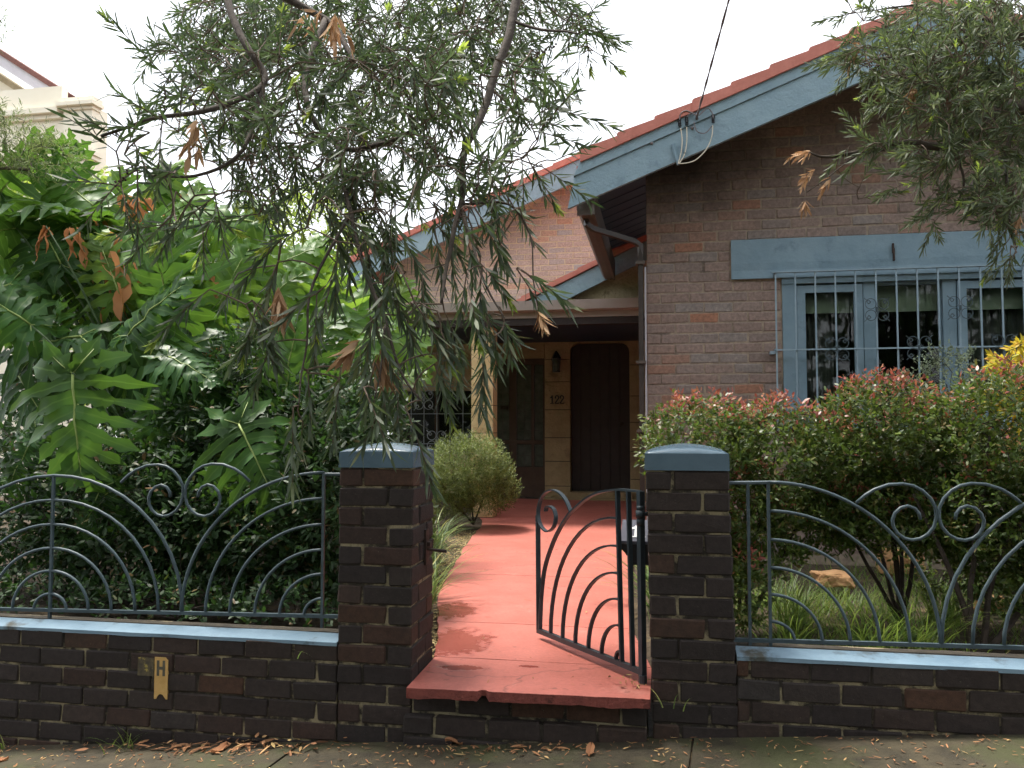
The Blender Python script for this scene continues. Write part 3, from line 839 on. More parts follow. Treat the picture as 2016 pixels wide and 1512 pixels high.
hw = sub('front_wall', (1.0, YW, .4), house)
WIN = (.995, 3.065, 1.47, 2.69)      # window opening
LINT = (.588, 3.472, 2.69, 3.022)
hc = .0865; hb = hc - .0095
inview = MBs = MB()
k = 0; z = .30
top_ref = 3.022
rows0 = int((top_ref - .35) / hc)
stuff = MB()
def stuff_brick(m, x0, x1, y0, y1, z0, z1):
    m.box(x0, x1, y0, y1, z0, z1)
for k in range(-18, rows0):
    zt = top_ref - k * hc; zc = zt - hc / 2
    xl, xr = WX0, WX1
    off = .12 if k % 2 else 0.0
    x = xl - off
    while x < xr:
        a, c = max(x, xl), min(x + .230, xr)
        x += .240
        if c - a < .05: continue
        segs = [(a, c)]
        # cut by lintel and window
        for (q0, q1, z0, z1) in (LINT, WIN):
            if zc > z0 and zc < z1:
                ns = []
                for (s0, s1) in segs:
                    if s1 <= q0 or s0 >= q1: ns.append((s0, s1))
                    else:
                        if s0 < q0 - .012: ns.append((s0, q0 - .008))
                        if s1 > q1 + .012: ns.append((q1 + .008, s1))
                segs = ns
        for (s0, s1) in segs:
            if s1 - s0 < .03: continue
            xm = (s0 + s1) / 2
            if zc + hb / 2 > bz(xm) + .27: continue
            if xm < 2.95 and zc > 1.22 and zc < 4.0:
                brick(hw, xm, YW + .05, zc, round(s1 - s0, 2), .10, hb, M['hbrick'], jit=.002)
            else:
                stuff_brick(stuff, s0, s1, YW + brng.uniform(-.002, .002), YW + .10, zc - hb / 2, zc + hb / 2)
o = stuff.build('brick_field', M['hbrick_i'], hw); o['kind'] = 'stuff'
b = MB(); ym, yb = YW + .005, YW + .26
b.box(WX0 + .004, WIN[0], ym, yb, .2, LINT[2]); b.box(WIN[1], WX1 - .004, ym, yb, .2, LINT[2])
b.box(WIN[0], WIN[1], ym, yb, .2, WIN[2])
ap = bz(GXc) + .22
b.prism([(WX0 + .004, LINT[2] + .001), (WX1 - .004, LINT[2] + .001), (WX1 - .004, bz(WX1) + .22), (GXc, ap), (WX0 + .004, bz(WX0) + .22)], ym, yb)
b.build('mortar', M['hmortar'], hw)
# left flank of the wing (seen edge-on) and the inner walls
b = MB(); b.box(WX0 + .002, WX0 + .2, yb + .001, 12.2, .2, 3.4); b.box(WX1 - .2, WX1 - .002, yb + .001, 12.2, .2, 3.4)
b.build('side_wall', M['hmortar'], house)
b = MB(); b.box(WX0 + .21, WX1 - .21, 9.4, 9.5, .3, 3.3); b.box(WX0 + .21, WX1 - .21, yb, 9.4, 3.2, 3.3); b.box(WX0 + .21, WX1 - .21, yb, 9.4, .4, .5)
b.build('room_wall', M['dark'], house)

# lintel
b = MB(); n = 24
for i in range(n):
    x0_, x1_ = LINT[0] + (LINT[1] - LINT[0]) * i / n, LINT[0] + (LINT[1] - LINT[0]) * (i + 1) / n
    q0 = .002 * mnoise.noise((x0_ * 2, 1, 0)); q1 = .002 * mnoise.noise((x1_ * 2, 1, 0))
    zs = [LINT[2], LINT[2] + .07, LINT[2] + .13, LINT[3]]
    ys = [YW - .022, YW - .017, YW - .022, YW - .020]
    for j in range(3):
        b.poly([(x0_, ys[j] + q0, zs[j]), (x1_, ys[j] + q1, zs[j]), (x1_, ys[j + 1] + q1, zs[j + 1]), (x0_, ys[j + 1] + q0, zs[j + 1])])
    b.poly([(x0_, ys[3] + q0, LINT[3]), (x1_, ys[3] + q1, LINT[3]), (x1_, YW + .02, LINT[3]), (x0_, YW + .02, LINT[3])])
    b.poly([(x0_, YW + .15, LINT[2]), (x1_, YW + .15, LINT[2]), (x1_, ys[0] + q1, LINT[2]), (x0_, ys[0] + q0, LINT[2])])
for x_ in (LINT[0], LINT[1]): b.poly([(x_, YW - .02, LINT[2]), (x_, YW - .02, LINT[3]), (x_, YW + .02, LINT[3]), (x_, YW + .02, LINT[2])])
lint = b.build('lintel', M['blue'], house, smooth=False)
b = MB(); b.box(1.862, 1.874, YW - .045, YW - .018, 2.80, 2.90); b.box(1.855, 1.868, YW - .05, YW - .03, 2.86, 2.94); b.build('hook', M['rust'], house)

# window: frame, three lights, blinds, curtains
win = sub('window', (2.03, YW, 2.0), house)
yf = YW + .035
def wb(nm, x0, x1, z0, z1, y0, y1, mat): 
    b = MB(); b.box(x0, x1, y0, y1, z0, z1); return b.build(nm, mat, win)
wb('frame_head', WIN[0], WIN[1], 2.640, WIN[3] - .002, YW - .01, yf + .08, M['blue'])
wb('sill', WIN[0] - .06, WIN[1] + .06, WIN[2] - .05, WIN[2] + .012, YW - .06, yf + .08, M['blue'])
for (x0, x1) in ((WIN[0] + .002, 1.105), (1.640, 1.728), (2.245, 2.345), (2.945, WIN[1] - .002)):
    wb('mullion', x0, x1, WIN[2] + .013, 2.639, YW - .002 if x0 < 1.1 or x0 > 2.9 else yf - .01, yf + .08, M['blue'])
def sash(x0, x1, y, st=.068, rail=.062, angle=0):
    z0, z1 = WIN[2] + .02, 2.625
    b = MB()
    b.box(x0, x0 + st, y, y + .035, z0, z1); b.box(x1 - st, x1, y, y + .035, z0, z1)
    b.box(x0 + st, x1 - st, y + .001, y + .034, z1 - rail, z1); b.box(x0 + st, x1 - st, y + .001, y + .034, z0, z0 + .09)
    b.build('sash', M['blue'], win)
    b = MB(); b.box(x0 + st - .004, x1 - st + .004, y + .016, y + .020, z0 + .085, z1 - rail + .004); b.build('pane', M['glass'], win)
sash(1.115, 1.632, YW + .012); sash(2.352, 2.938, YW + .012)
b = MB(); b.box(1.730, 2.243, yf + .03, yf + .06, 2.615, 2.638); b.box(1.730, 1.745, yf + .03, yf + .06, WIN[2] + .014, 2.614); b.box(2.228, 2.243, yf + .03, yf + .06, WIN[2] + .014, 2.614); b.build('sash', M['blue'], win)
b = MB(); b.box(1.742, 2.231, yf + .045, yf + .049, WIN[2] + .014, 2.618); b.build('pane', M['glass'], win)
for (x0, x1) in ((1.13, 1.62), (1.74, 2.24), (2.36, 2.93)):
    b = MB(); b.box(x0, x1, yf + .10, yf + .104, 2.42, 2.66); b.box(x0, x1, yf + .096, yf + .108, 2.405, 2.42); b.build('blind', M['blind'], win)
for (x0, x1) in ((1.10, 1.43), (2.40, 2.93)):
    b = MB(); n = 50
    for i in range(n):
        a, c = x0 + (x1 - x0) * i / n, x0 + (x1 - x0) * (i + 1) / n
        f = lambda q: yf + .16 + .022 * math.sin(q * 95) + .01 * math.sin(q * 41)
        b.poly([(a, f(a), WIN[2] - .1), (c, f(c), WIN[2] - .1), (c, f(c), 2.66), (a, f(a), 2.66)])
    b.build('curtain', M['curtain'], win, smooth=True, fix=False)

# security grille
gr = sub('security_grille', (2.03, YW - .09, 2.0), house)
yg = YW - .085
for i in range(15):
    x = .935 + .1555 * i
    b = MB(); b.tube([(x, yg, 1.50), (x, yg, 2.722)], .0085, 4); b.build('bar', M['grille'], gr)
for (z, nm) in ((2.726, 'rail'), (2.082, 'rail'), (1.50, 'rail')):
    b = MB()
    if z > 2.7: b.box(.905, 3.145, yg - .018, yg + .018, z - .006, z + .004)
    else: b.tube([(.925, yg - .012, z), (3.125, yg - .012, z)], .008, 4)
    b.build(nm, M['grille'], gr)
for (x, z) in ((.935, 2.71), (3.112, 2.71), (.935, 2.082), (3.112, 2.082)):
    b = MB(); b.box(x - .01, x + .01, yg + .01, YW + .004, z - .012, z + .012); b.build('bracket', M['grille'], gr)
b = MB(); b.box(.885, .925, yg + .0, YW + .004, 2.05, 2.075); b.build('bracket', M['grille'], gr)
def cscroll(cx, cz, sx, sz, k=1.0):
    """heart of two volutes curling in from a ring, with a spike on the diagonal"""
    A = []
    for i in range(15):                       # ring from beside the bar over the far side
        a = R(228 - 168 * i / 14); A.append((.047 + .042 * math.cos(a), .047 + .042 * math.sin(a)))
    for i in range(1, 9):                     # volute turning inwards
        a = R(60 - 250 * i / 8); q = .019 * (1 - .35 * i / 8); A.append((.0595 + q * math.cos(a), .066 + q * math.sin(a)))
    B = [(p[1], p[0]) for p in A]
    out = [A, B, [(.066, .066), (.097, .097)]]
    return [[(cx + sx * p[0] * k, cz + sz * p[1] * k) for p in c] for c in out]
def rosette(x, z, y, parent, mat, k=1.0, r=.0032):
    b = MB()
    for sx in (-1, 1):
        for sz in (-1, 1):
            for pts in cscroll(x, z, sx, sz, k):
                b.tube([(p[0], y, p[1]) for p in pts], r, 5, up=(0, 1, 0))
    b.tube([(x, y, z - .02), (x, y, z + .02)], r * 3.0, 6)
    return b.build('rosette', mat, parent)
for (i, z) in ((3, 2.082), (5, 2.395), (7, 2.082), (9, 2.395), (11, 2.082)):
    rosette(.935 + .1555 * i, z, yg - .018, gr, M['iron'])

# roof of the wing with verge tiles, barge boards, soffit
YB = 6.50
rf = sub('roof', (GXc, YB, 4.4), house)
for s in (-1, 1):
    X = lambda d: GXc + s * (GXc + .68 - d)        # d: distance from the eave end
    b = MB()
    # sloping slab
    ex, rx_ = GXc + s * (GXc + .66), GXc
    zb = lambda x: bz(x) + .285
    vs = [(ex, YB + .05, zb(ex)), (rx_, YB + .05, zb(rx_)), (rx_, 12.5, zb(rx_)), (ex, 12.5, zb(ex)),
          (ex, YB + .05, zb(ex) + .05), (rx_, YB + .05, zb(rx_) + .05), (rx_, 12.5, zb(rx_) + .05), (ex, 12.5, zb(ex) + .05)]
    b.raw(vs, [(0, 1, 2, 3), (7, 6, 5, 4), (0, 4, 5, 1), (1, 5, 6, 2), (2, 6, 7, 3), (3, 7, 4, 0)])
    b.build('roof_slope', M['tile'], rf)
    # barge board: main board and top fillet
    tip = -.725
    tx = lambda x: x if s < 0 else 2 * GXc - x
    b = MB()
    pts = [(tip, bz(tip)), (GXc, bz(GXc)), (GXc, bz(GXc) + .235), (tip + .058, bz(tip + .058) + .235)]
    b.prism([(tx(p[0]), p[1]) for p in pts], YB - .02, YB + .02)
    b.build('barge_board', M['bluewood'], house)
    b = MB()
    pts = [(tip + .05, bz(tip + .05) + .237), (GXc, bz(GXc) + .237), (GXc, bz(GXc) + .325), (tip + .10, bz(tip + .10) + .325)]
    b.prism([(tx(p[0]), p[1]) for p in pts], YB - .035, YB + .02)
    b.build('barge_fillet', M['bluewood'], house)
    # verge tiles stepping up the rake
    n = 9; L_ = (GXc + .60) / n
    for i in range(n):
        x0_, x1_ = -.60 + L_ * i - .02, -.60 + L_ * (i + 1) + .03
        st = .030
        b = MB()
        z0_, z1_ = bz(x0_) + .318 + .028, bz(x1_) + .318 + .004
        pts = [(x0_, z0_ - .022), (x1_, z1_), (x1_, z1_ + .075), (x0_ + .01, z0_ + .083), (x0_, z0_ + .07)]
        b.prism([(tx(p[0]), p[1]) for p in pts], YB - .055 - .004 * (i % 2), YB + .20 + .004 * (i % 2))
        b.build('tile', M['tile'], rf)
# ridge cap
b = MB()
for i in range(7):
    y0_ = YB - .06 + i * .45
    P = [(GXc + .14 * math.cos(R(a)), bz(GXc) + .37 + .11 * math.sin(R(a))) for a in range(0, 181, 20)] + [(GXc - .16, bz(GXc) + .30), (GXc + .16, bz(GXc) + .30)]
    b2 = MB(); b2.prism([(p[0], p[1] + .008 * (i % 2)) for p in P], y0_, y0_ + .44); b2.build('ridge_cap', M['tile'], rf)
# soffit boards, running with the rake
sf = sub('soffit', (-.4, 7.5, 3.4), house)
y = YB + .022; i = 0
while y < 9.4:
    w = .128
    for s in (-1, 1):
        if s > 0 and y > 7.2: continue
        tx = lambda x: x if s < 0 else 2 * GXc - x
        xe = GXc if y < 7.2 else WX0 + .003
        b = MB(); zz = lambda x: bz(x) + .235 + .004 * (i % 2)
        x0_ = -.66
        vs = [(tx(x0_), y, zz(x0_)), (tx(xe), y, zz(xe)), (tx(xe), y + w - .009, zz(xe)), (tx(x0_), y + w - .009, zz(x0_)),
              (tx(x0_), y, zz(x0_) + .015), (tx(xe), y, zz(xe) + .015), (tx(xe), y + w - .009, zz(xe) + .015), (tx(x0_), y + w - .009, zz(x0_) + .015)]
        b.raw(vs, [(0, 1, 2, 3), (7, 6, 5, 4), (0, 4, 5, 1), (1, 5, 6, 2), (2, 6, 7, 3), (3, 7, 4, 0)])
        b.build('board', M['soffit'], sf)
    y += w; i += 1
# eave gutter and downpipe
b = MB(); gxx, gz_ = -.60, 3.215
sec = [(-.06, .10), (-.065, .0), (-.03, -.045), (.03, -.05), (.06, -.045), (.06, .10), (.05, .10), (.05, -.03), (-.045, -.02), (-.05, .10)]
b = MB(); b.prism([(gxx + p[0], gz_ + p[1]) for p in sec], YB + .10, 9.55); b.build('gutter', M['brown'], house)
b = MB(); b.box(gxx - .06, gxx + .06, YB + .085, YB + .099, gz_ - .05, gz_ + .1); b.build('gutter_end', M['brown'], house)
b = MB(); b.box(gxx + .062, gxx + .085, YB + .03, 9.55, gz_ - .06, gz_ + .16); b.build('fascia', M['brown'], house)
b = MB()
dpx, dpy = -.165, 7.06
b.tube([(gxx, 6.72, gz_ - .045), (gxx + .005, 6.72, gz_ - .09), (gxx + .05, 6.76, gz_ - .12), (dpx - .05, dpy - .03, 3.035), (dpx, dpy, 3.00), (dpx, dpy, 2.9), (dpx, dpy, .42)], .029, 4)
b.build('downpipe', M['dpipe'], house)
for z in (2.85, 2.0, 1.42, .8):
    b = MB(); b.box(dpx - .042, dpx + .042, dpy - .042, dpy + .05, z - .012, z + .012); b.build('pipe_clip', M['brown'], house)
b = MB(); b.tube([(dpx + .038, 7.085, 2.82), (dpx + .038, 7.085, 2.1), (dpx + .04, 7.085, .6)], .008, 6); b.build('conduit', M['fasciagrey'], house)

# service connection on the barge board
sv = sub('service_fitting', (.3, YB - .03, 3.85), house)
def pb(x, y, dy=-.03): # on the barge plane
    return tuple(atY(x, y, YB + dy))
for (x, y) in ((1338, 240), (1352, 238), (1404, 233)):
    b = MB(); p = Vector(pb(x, y, -.045)); b.tube([p + Vector((0, 0, .03)), p + Vector((0, 0, -.035))], .012, 6); b.ball(p + Vector((0, -.008, -.012)), .011)
    b.build('connector', M['black'], sv)
b = MB()
for path in ([(1340, 252), (1343, 275), (1341, 300), (1335, 322)], [(1352, 250), (1352, 280), (1347, 305), (1337, 322)], [(1403, 247), (1401, 270), (1390, 295), (1368, 316), (1345, 322), (1335, 321)]):
    P = spl(path, 4); b.tube([pb(q[0], q[1], -.06) for q in P], .0045, 5)
b.build('wire', M['wire'], sv)
b = MB()
for path in ([(1372, 228), (1352, 218), (1340, 224), (1338, 236)], [(1374, 230), (1362, 222), (1353, 230)], [(1376, 228), (1392, 213), (1402, 222), (1404, 232)], [(1366, 240), (1372, 258), (1388, 262), (1402, 248)]):
    P = spl(path, 4); b.tube([pb(q[0], q[1], -.06) for q in P], .0045, 5)
b.build('loop_cable', M['cable'], sv)
b = MB(); b.tube([pb(1325, 284, -.04), pb(1332, 312, -.04), pb(1337, 324, -.04)], .016, 8); b.tube([pb(1345, 278, -.04), pb(1348, 300, -.04)], .010, 6); b.build('conduit_head', M['blue'], sv)
b = MB()
for (x, y) in ((1283, 282), (1363, 252), (1372, 234)): b.ball(pb(x, y, -.03), .014)
b.tube([pb(1372, 234, -.02), pb(1372, 226, -.09)], .012, 6); b.build('eyebolt', M['cable'], sv)
# overhead cable
P0 = Vector(pb(1373, 226, -.09)); P1 = Vector(at(1445, -50, 4.7))
P1 = P0 + (P1 - P0) * 3.0
b = MB(); n = 40
for ph in (0, PI):
    pts = []
    for i in range(n + 1):
        t_ = i / n; p = P0.lerp(P1, t_); p.z -= .5 * t_ * (1 - t_) * .3
        a = ph + t_ * 60
        pts.append(p + Vector((math.cos(a), 0, math.sin(a))) * .004)
    b.tube(pts, .005, 5)
cb = b.build('service_cable', M['cable'], None, origin=tuple(P0))
tag(cb, 'twisted overhead service cable rising from the gable board into the sky', 'cable')

# ------------------------------------------------------------------ porch, verandah, rear gable
YR = 12.0
PX0, PX1 = -1.86, WX0 + .001
YP = 9.60
pg = sub('porch_gable', (-.9, YP, 3.1), house)
ps = .470
pzb = lambda x: 2.928 + ps * (x + 1.135)          # lower edge of the porch barge
b = MB()
pts = [(-1.55, 2.735), (PX1 - .0, pzb(PX1)), (PX1 - .0, pzb(PX1) + .215), (-2.02, 2.735 + .0)]
pts = [(-1.60, pzb(-1.60)), (PX1 - .004, pzb(PX1)), (PX1 - .004, pzb(PX1) + .215), (-1.98, pzb(-1.98) + .215), (-1.98, pzb(-1.60))]
b.prism(pts, YP - .02, YP + .02); b.build('barge_board', M['bluewood'], pg)
b = MB()
pts = [(-1.58, 2.80), (PX1 - .006, 2.80), (PX1 - .006, pzb(PX1) + .15), (-1.58, pzb(-1.58) + .15)]
b.prism(pts, YP + .10, YP + .25); b.build('roughcast_panel', M['rough'], pg)
for i in range(6):
    x0_ = -1.96 + i * .335; x1_ = min(x0_ + .37, PX1 - .008)
    z0_, z1_ = pzb(x0_) + .222 + .028, pzb(x1_) + .222 + .006
    b = MB(); b.prism([(x0_, z0_ - .022), (x1_, z1_), (x1_, z1_ + .055), (x0_, z0_ + .05)], YP - .05 - .004 * (i % 2), YP + .25 + .004 * (i % 2)); b.build('tile', M['tile'], pg)
b = MB()
vs = []
for y in (YP + .24, YR):
    for (x, dz) in ((-1.98, .22), (PX1 - .008, .22), (PX1 - .008, .27), (-1.98, .27)): vs.append((x, y, pzb(x) + dz))
b.raw(vs, [(0, 1, 2, 3), (7, 6, 5, 4), (0, 4, 5, 1), (1, 5, 6, 2), (2, 6, 7, 3), (3, 7, 4, 0)])
b.build('roof_slope', M['tile'], pg)
# verandah roof edge
vd = sub('verandah', (-2.4, YP - .1, 2.8), house)
vx0, vx1 = -4.3, dpx - .04
b = MB(); yv = YP - .16
sec = [(yv, 2.815), (yv + .09, 2.80), (yv + .10, 2.935), (yv + .09, 2.935), (yv + .08, 2.82), (yv + .012, 2.83), (yv + .006, 2.925), (yv - .006, 2.925)]
vs = [(x, y, z) for x in (vx0, vx1) for (y, z) in sec]; q = len(sec)
b.raw(vs, [tuple(range(q)), tuple(range(2 * q - 1, q - 1, -1))] + [(i, (i + 1) % q, q + (i + 1) % q, q + i) for i in range(q)])
b.build('gutter', M['gutter'], vd)
b = MB(); b.box(vx0, vx1 - .002, YP - .055, YP - .03, 2.735, 2.90); b.build('fascia', M['gutter'], vd)
b = MB(); b.box(vx0, vx1 - .002, YP - .04, YP + .09, 2.652, 2.733); b.build('beam', M['wood'], vd)
b = MB(); vs = [(vx0, YP - .028, 2.80), (vx1, YP - .028, 2.80), (vx1, YR, 3.02), (vx0, YR, 3.02), (vx0, YP - .028, 2.83), (vx1, YP - .028, 2.83), (vx1, YR, 3.05), (vx0, YR, 3.05)]
b.raw(vs, [(0, 1, 2, 3), (7, 6, 5, 4), (0, 4, 5, 1), (1, 5, 6, 2), (2, 6, 7, 3), (3, 7, 4, 0)]); b.build('roof_sheet', M['gutter'], vd)
b = MB(); b.box(vx0, vx1 + .06, YP + .092, YR - .002, 2.70, 2.72); b.build('ceiling', M['soffit'], vd)

# rock-face stone pier
def stone(parent, x0, x1, y0, y1, z0, z1, seed, rough=.014, name='stone', mat='stone'):
    """block with a hammered front and right face"""
    bm = bmesh.new(); nx = max(3, int((x1 - x0) / .06)); nz = max(3, int((z1 - z0) / .06)); ny = max(2, int((y1 - y0) / .08))
    bmesh.ops.create_cube(bm, size=1)
    bmesh.ops.subdivide_edges(bm, edges=[e for e in bm.edges if abs(e.verts[0].co.x - e.verts[1].co.x) > .5], cuts=nx - 1)
    bmesh.ops.subdivide_edges(bm, edges=[e for e in bm.edges if abs(e.verts[0].co.z - e.verts[1].co.z) > .5], cuts=nz - 1, use_grid_fill=True)
    for v in bm.verts:
        u, w_ = abs(v.co.x) * 2, abs(v.co.z) * 2
        edge = max(u, w_)
        X = (x0 + x1) / 2 + v.co.x * (x1 - x0); Y = (y0 + y1) / 2 + v.co.y * (y1 - y0); Z = (z0 + z1) / 2 + v.co.z * (z1 - z0)
        if v.co.y < -.4:
            if edge < .98: Y -= rough * (.5 + .9 * mnoise.noise((X * 9 + seed, Z * 9, seed)))
            else: Y += .004
        v.co = Vector((X, Y, Z))
    me = bpy.data.meshes.new(name); bm.to_mesh(me); bm.free(); me.materials.append(M[mat])
    c = Vector(((x0 + x1) / 2, (y0 + y1) / 2, (z0 + z1) / 2))
    for v in me.vertices: v.co -= c
    return add(name, me, parent, c)
sp_ = sub('stone_pier', (-2.1, YP + .15, .4), house)
zz = .38; i = 0
for h in (.34, .30, .36, .33, .35, .32, .28):
    top = min(zz + h, 2.650)
    stone(sp_, -2.240, -1.978, YP + .0, YP + .27, zz + .004, top - .004, 3 + i * 7); zz += h; i += 1
    if zz > 2.6: break
b = MB(); b.box(-2.232, -1.986, YP + .01, YP + .262, .36, 2.650); b.build('mortar', M['dirt'], sp_)

# rear wall with door surround in stone
rw = sub('stone_wall', (-1.2, YR, .4), house)
DX0, DX1 = -1.316, -.455
zz = .40; i = 0
for h in (.19, .36, .345, .41, .41, .33, .42):
    stone(rw, -1.692, DX0 - .002, YR, YR + .28, zz + .005, zz + h - .005, 50 + i * 5, .010, mat='jamb'); zz += h; i += 1
zz = .40
for h in (.30, .40, .42, .38, .45, .51):
    stone(rw, DX1 + .002, WX0 - .0, YR, YR + .28, zz + .005, zz + h - .005, 90 + i * 5, .010, mat='jamb'); zz += h; i += 1
# shallow arch stones over the door
for (a, c) in ((DX0 - .37, DX0 + .14), (DX0 + .15, DX0 + .42), (DX0 + .43, DX0 + .70), (DX0 + .71, WX0)):
    stone(rw, a, c, YR, YR + .28, 2.686, 2.98, 130 + i, .010, mat='jamb'); i += 1
for (cx, s) in ((DX0, 1), (DX1, -1)):
    b = MB(); P = [(cx, 2.684), (cx, 2.55)] + [(cx + s * (.13 - .13 * math.cos(R(a))), 2.55 + .134 * math.sin(R(a))) for a in (20, 45, 70, 90)]
    b.prism(P if s > 0 else P[::-1], YR + .012, YR + .26); b.build('arch_corner', M['jamb'], rw)
b = MB(); b.box(-1.69, WX0, YR + .02, YR + .27, .3, .40); b.box(-1.68, DX0 - .012, YR + .012, YR + .27, .4, 2.95); b.box(DX1 + .012, WX0, YR + .012, YR + .27, .4, 2.95); b.box(-1.68, WX0, YR + .014, YR + .27, 2.70, 2.97)
b.build('mortar', M['dirt'], rw)
b = MB(); b.box(-1.70, WX0, YR - .10, YR - .001, .36, .425); b.build('plinth', M['jamb'], rw)
b = MB(); b.box(DX0 - .03, DX1 + .03, YR - .06, YR + .25, .426, .51); b.build('doorstep', M['jamb'], rw)
dr = sub('door', ((DX0 + DX1) / 2, YR + .2, .5), house)
n = 6
for i in range(n):
    x0_ = DX0 + (DX1 - DX0) * i / n + .003; x1_ = DX0 + (DX1 - DX0) * (i + 1) / n - .003
    b = MB(); b.prism([(x0_ + .006, .512), (x1_ - .006, .512), (x1_ - .006, 2.682), (x0_ + .006, 2.682)], YR + .15, YR + .19); b.build('plank', M['wood'], dr)
b = MB(); b.box(DX0, DX1, YR + .165, YR + .2, .511, 2.683); b.build('backing', M['wood'], dr)
b = MB(); b.ball((DX1 - .12, YR + .13, 1.5), .028); b.tube([(DX1 - .12, YR + .15, 1.5), (DX1 - .12, YR + .13, 1.5)], .012); b.build('knob', M['rust'], dr)
number('numeral', '122', .121, -1.610, 1.792, lambda x, z, q: (x, YR - .016 - q, z), M['black'], rw, .012)
# wall lantern
t = empty('wall_lantern', (-1.505, YR - .02, 2.2), 'small black lantern on the stone wall above the house number', 'lantern')
b = MB(); b.box(-1.535, -1.475, YR - .03, YR + .0, 2.30, 2.46); b.build('back_plate', M['black'], t)
b = MB()
for a in range(6):
    g = a * PI / 3; b.tube([(-1.505 + .05 * math.cos(g), YR - .12 + .05 * math.sin(g), 2.27), (-1.505 + .062 * math.cos(g), YR - .12 + .062 * math.sin(g), 2.45)], .006, 4)
b.tube([(-1.505, YR - .12, 2.25), (-1.505, YR - .12, 2.27)], .058, 6); b.tube([(-1.505, YR - .12, 2.45), (-1.505, YR - .12, 2.50), (-1.505, YR - .12, 2.56)], [.075, .045, .01], 6)
b.tube([(-1.505, YR - .03, 2.40), (-1.505, YR - .09, 2.46)], .01, 5); b.build('cage', M['black'], t)
b = MB(); b.tube([(-1.505, YR - .12, 2.272), (-1.505, YR - .12, 2.448)], [.044, .054], 6); b.build('glass_body', M['leadglass'], t)

# leadlight screen between pier and door wall
ll = sub('leadlight', (-2.1, YR + .1, 1.4), house)
LX0, LX1 = -2.62, -1.694
def lb(nm, x0, x1, z0, z1, y0, y1, mat): b = MB(); b.box(x0, x1, y0, y1, z0, z1); return b.build(nm, mat, ll)
lb('bottom_panel', LX0, LX1, .42, .80, YR + .10, YR + .14, M['dframe'])
lb('rail', LX0, LX1, .801, .86, YR + .085, YR + .145, M['dframe']); lb('rail', LX0, LX1, 1.20, 1.255, YR + .085, YR + .145, M['dframe']); lb('head', LX0, LX1, 2.38, 2.47, YR + .085, YR + .145, M['dframe'])
for (x0, x1) in ((LX0, LX0 + .07), (-2.24, -2.13), (-1.905, -1.865), (LX1 - .035, LX1)):
    for (z0, z1) in ((.862, 1.199), (1.256, 2.379)): lb('stile', x0, x1, z0, z1, YR + .09, YR + .14, M['dframe'])
for (x0, x1) in ((-2.125, -1.91), (-1.86, -1.732), (LX0 + .075, -2.245)):
    for (z0, z1, nr) in ((.865, 1.195, 2), (1.26, 2.375, 8)):
        nc = max(1, round((x1 - x0) / .105))
        for i in range(nc):
            for j in range(nr):
                a0, a1 = x0 + (x1 - x0) * i / nc, x0 + (x1 - x0) * (i + 1) / nc; c0, c1 = z0 + (z1 - z0) * j / nr, z0 + (z1 - z0) * (j + 1) / nr
                lb('pane', a0 + .004, a1 - .004, c0 + .004, c1 - .004, YR + .118 + brng.uniform(-.002, .002), YR + .123, M['leadglass'])
        b = MB()
        for i in range(1, nc): b.box(x0 + (x1 - x0) * i / nc - .005, x0 + (x1 - x0) * i / nc + .005, YR + .112, YR + .126, z0, z1)
        for j in range(1, nr): b.box(x0, x1, YR + .111, YR + .127, z0 + (z1 - z0) * j / nr - .005, z0 + (z1 - z0) * j / nr + .005)
        b.build('came', M['lead'], ll)
lb('wall_above', LX0, LX1 - .012, 2.471, 2.97, YR + .06, YR + .2, M['jamb'])
lb('door_handle', -2.36, -2.26, 1.72, 1.77, YR + .04, YR + .085, M['rust'])

b = MB(); zf = .35
b.box(-4.0, WX0, YR + 2.6, YR + 2.7, zf, 3.1); b.box(-4.0, WX0, YR + .28, YR + 2.59, 3.0, 3.1); b.box(-4.1, -4.0, YR + .23, YR + 2.7, zf, 3.1); b.box(-4.0, WX0, YR + .28, YR + 2.59, zf - .1, zf)
b.build('inner_wall', M['dark'], house)
# rear brick gable
rg = sub('rear_wall', (-2.5, YR, 3.5), house)
RS = .402
rbz = lambda x: 3.978 + RS * (min(x, -.9 - x) + 3.54)          # lower edge of the rear barge (y = 11.5), ridge at x = -.45
YG = 11.5
for k in range(34):
    zc = 2.985 + hc * (k + .5) * 1.0
    if zc > 5.4: break
    x = -4.02 - (.12 if k % 2 else 0)
    while x < -.55:
        a, c = max(x, -4.02), x + .23
        x += .24
        if c - a < .05: continue
        xm = (a + c) / 2
        if zc > rbz(xm) + .14: continue
        brick(rg, xm, YR + .05, zc, round(c - a, 2), .1, hb, M['rbrick'], jit=.002)
b = MB(); b.prism([(-4.018, 2.0), (-2.62, 2.0), (-2.62, 2.97), (-.10, 2.97), (-.10, rbz(-.45) + .1), (-.45, rbz(-.45) + .2), (-4.018, rbz(-4.018) + .2)], YR + .005, YR + .22); b.build('mortar', M['rmortar'], rg)
b = MB(); b.box(-4.018, -2.75, YR + .006, YR + .22, .3, 1.05); b.box(-4.018, -3.98, YR + .006, YR + .22, 1.06, 1.99); b.build('lower_wall', M['rmortar'], rg)
rr_ = sub('rear_roof', (-2.5, YG, 4.6), house)
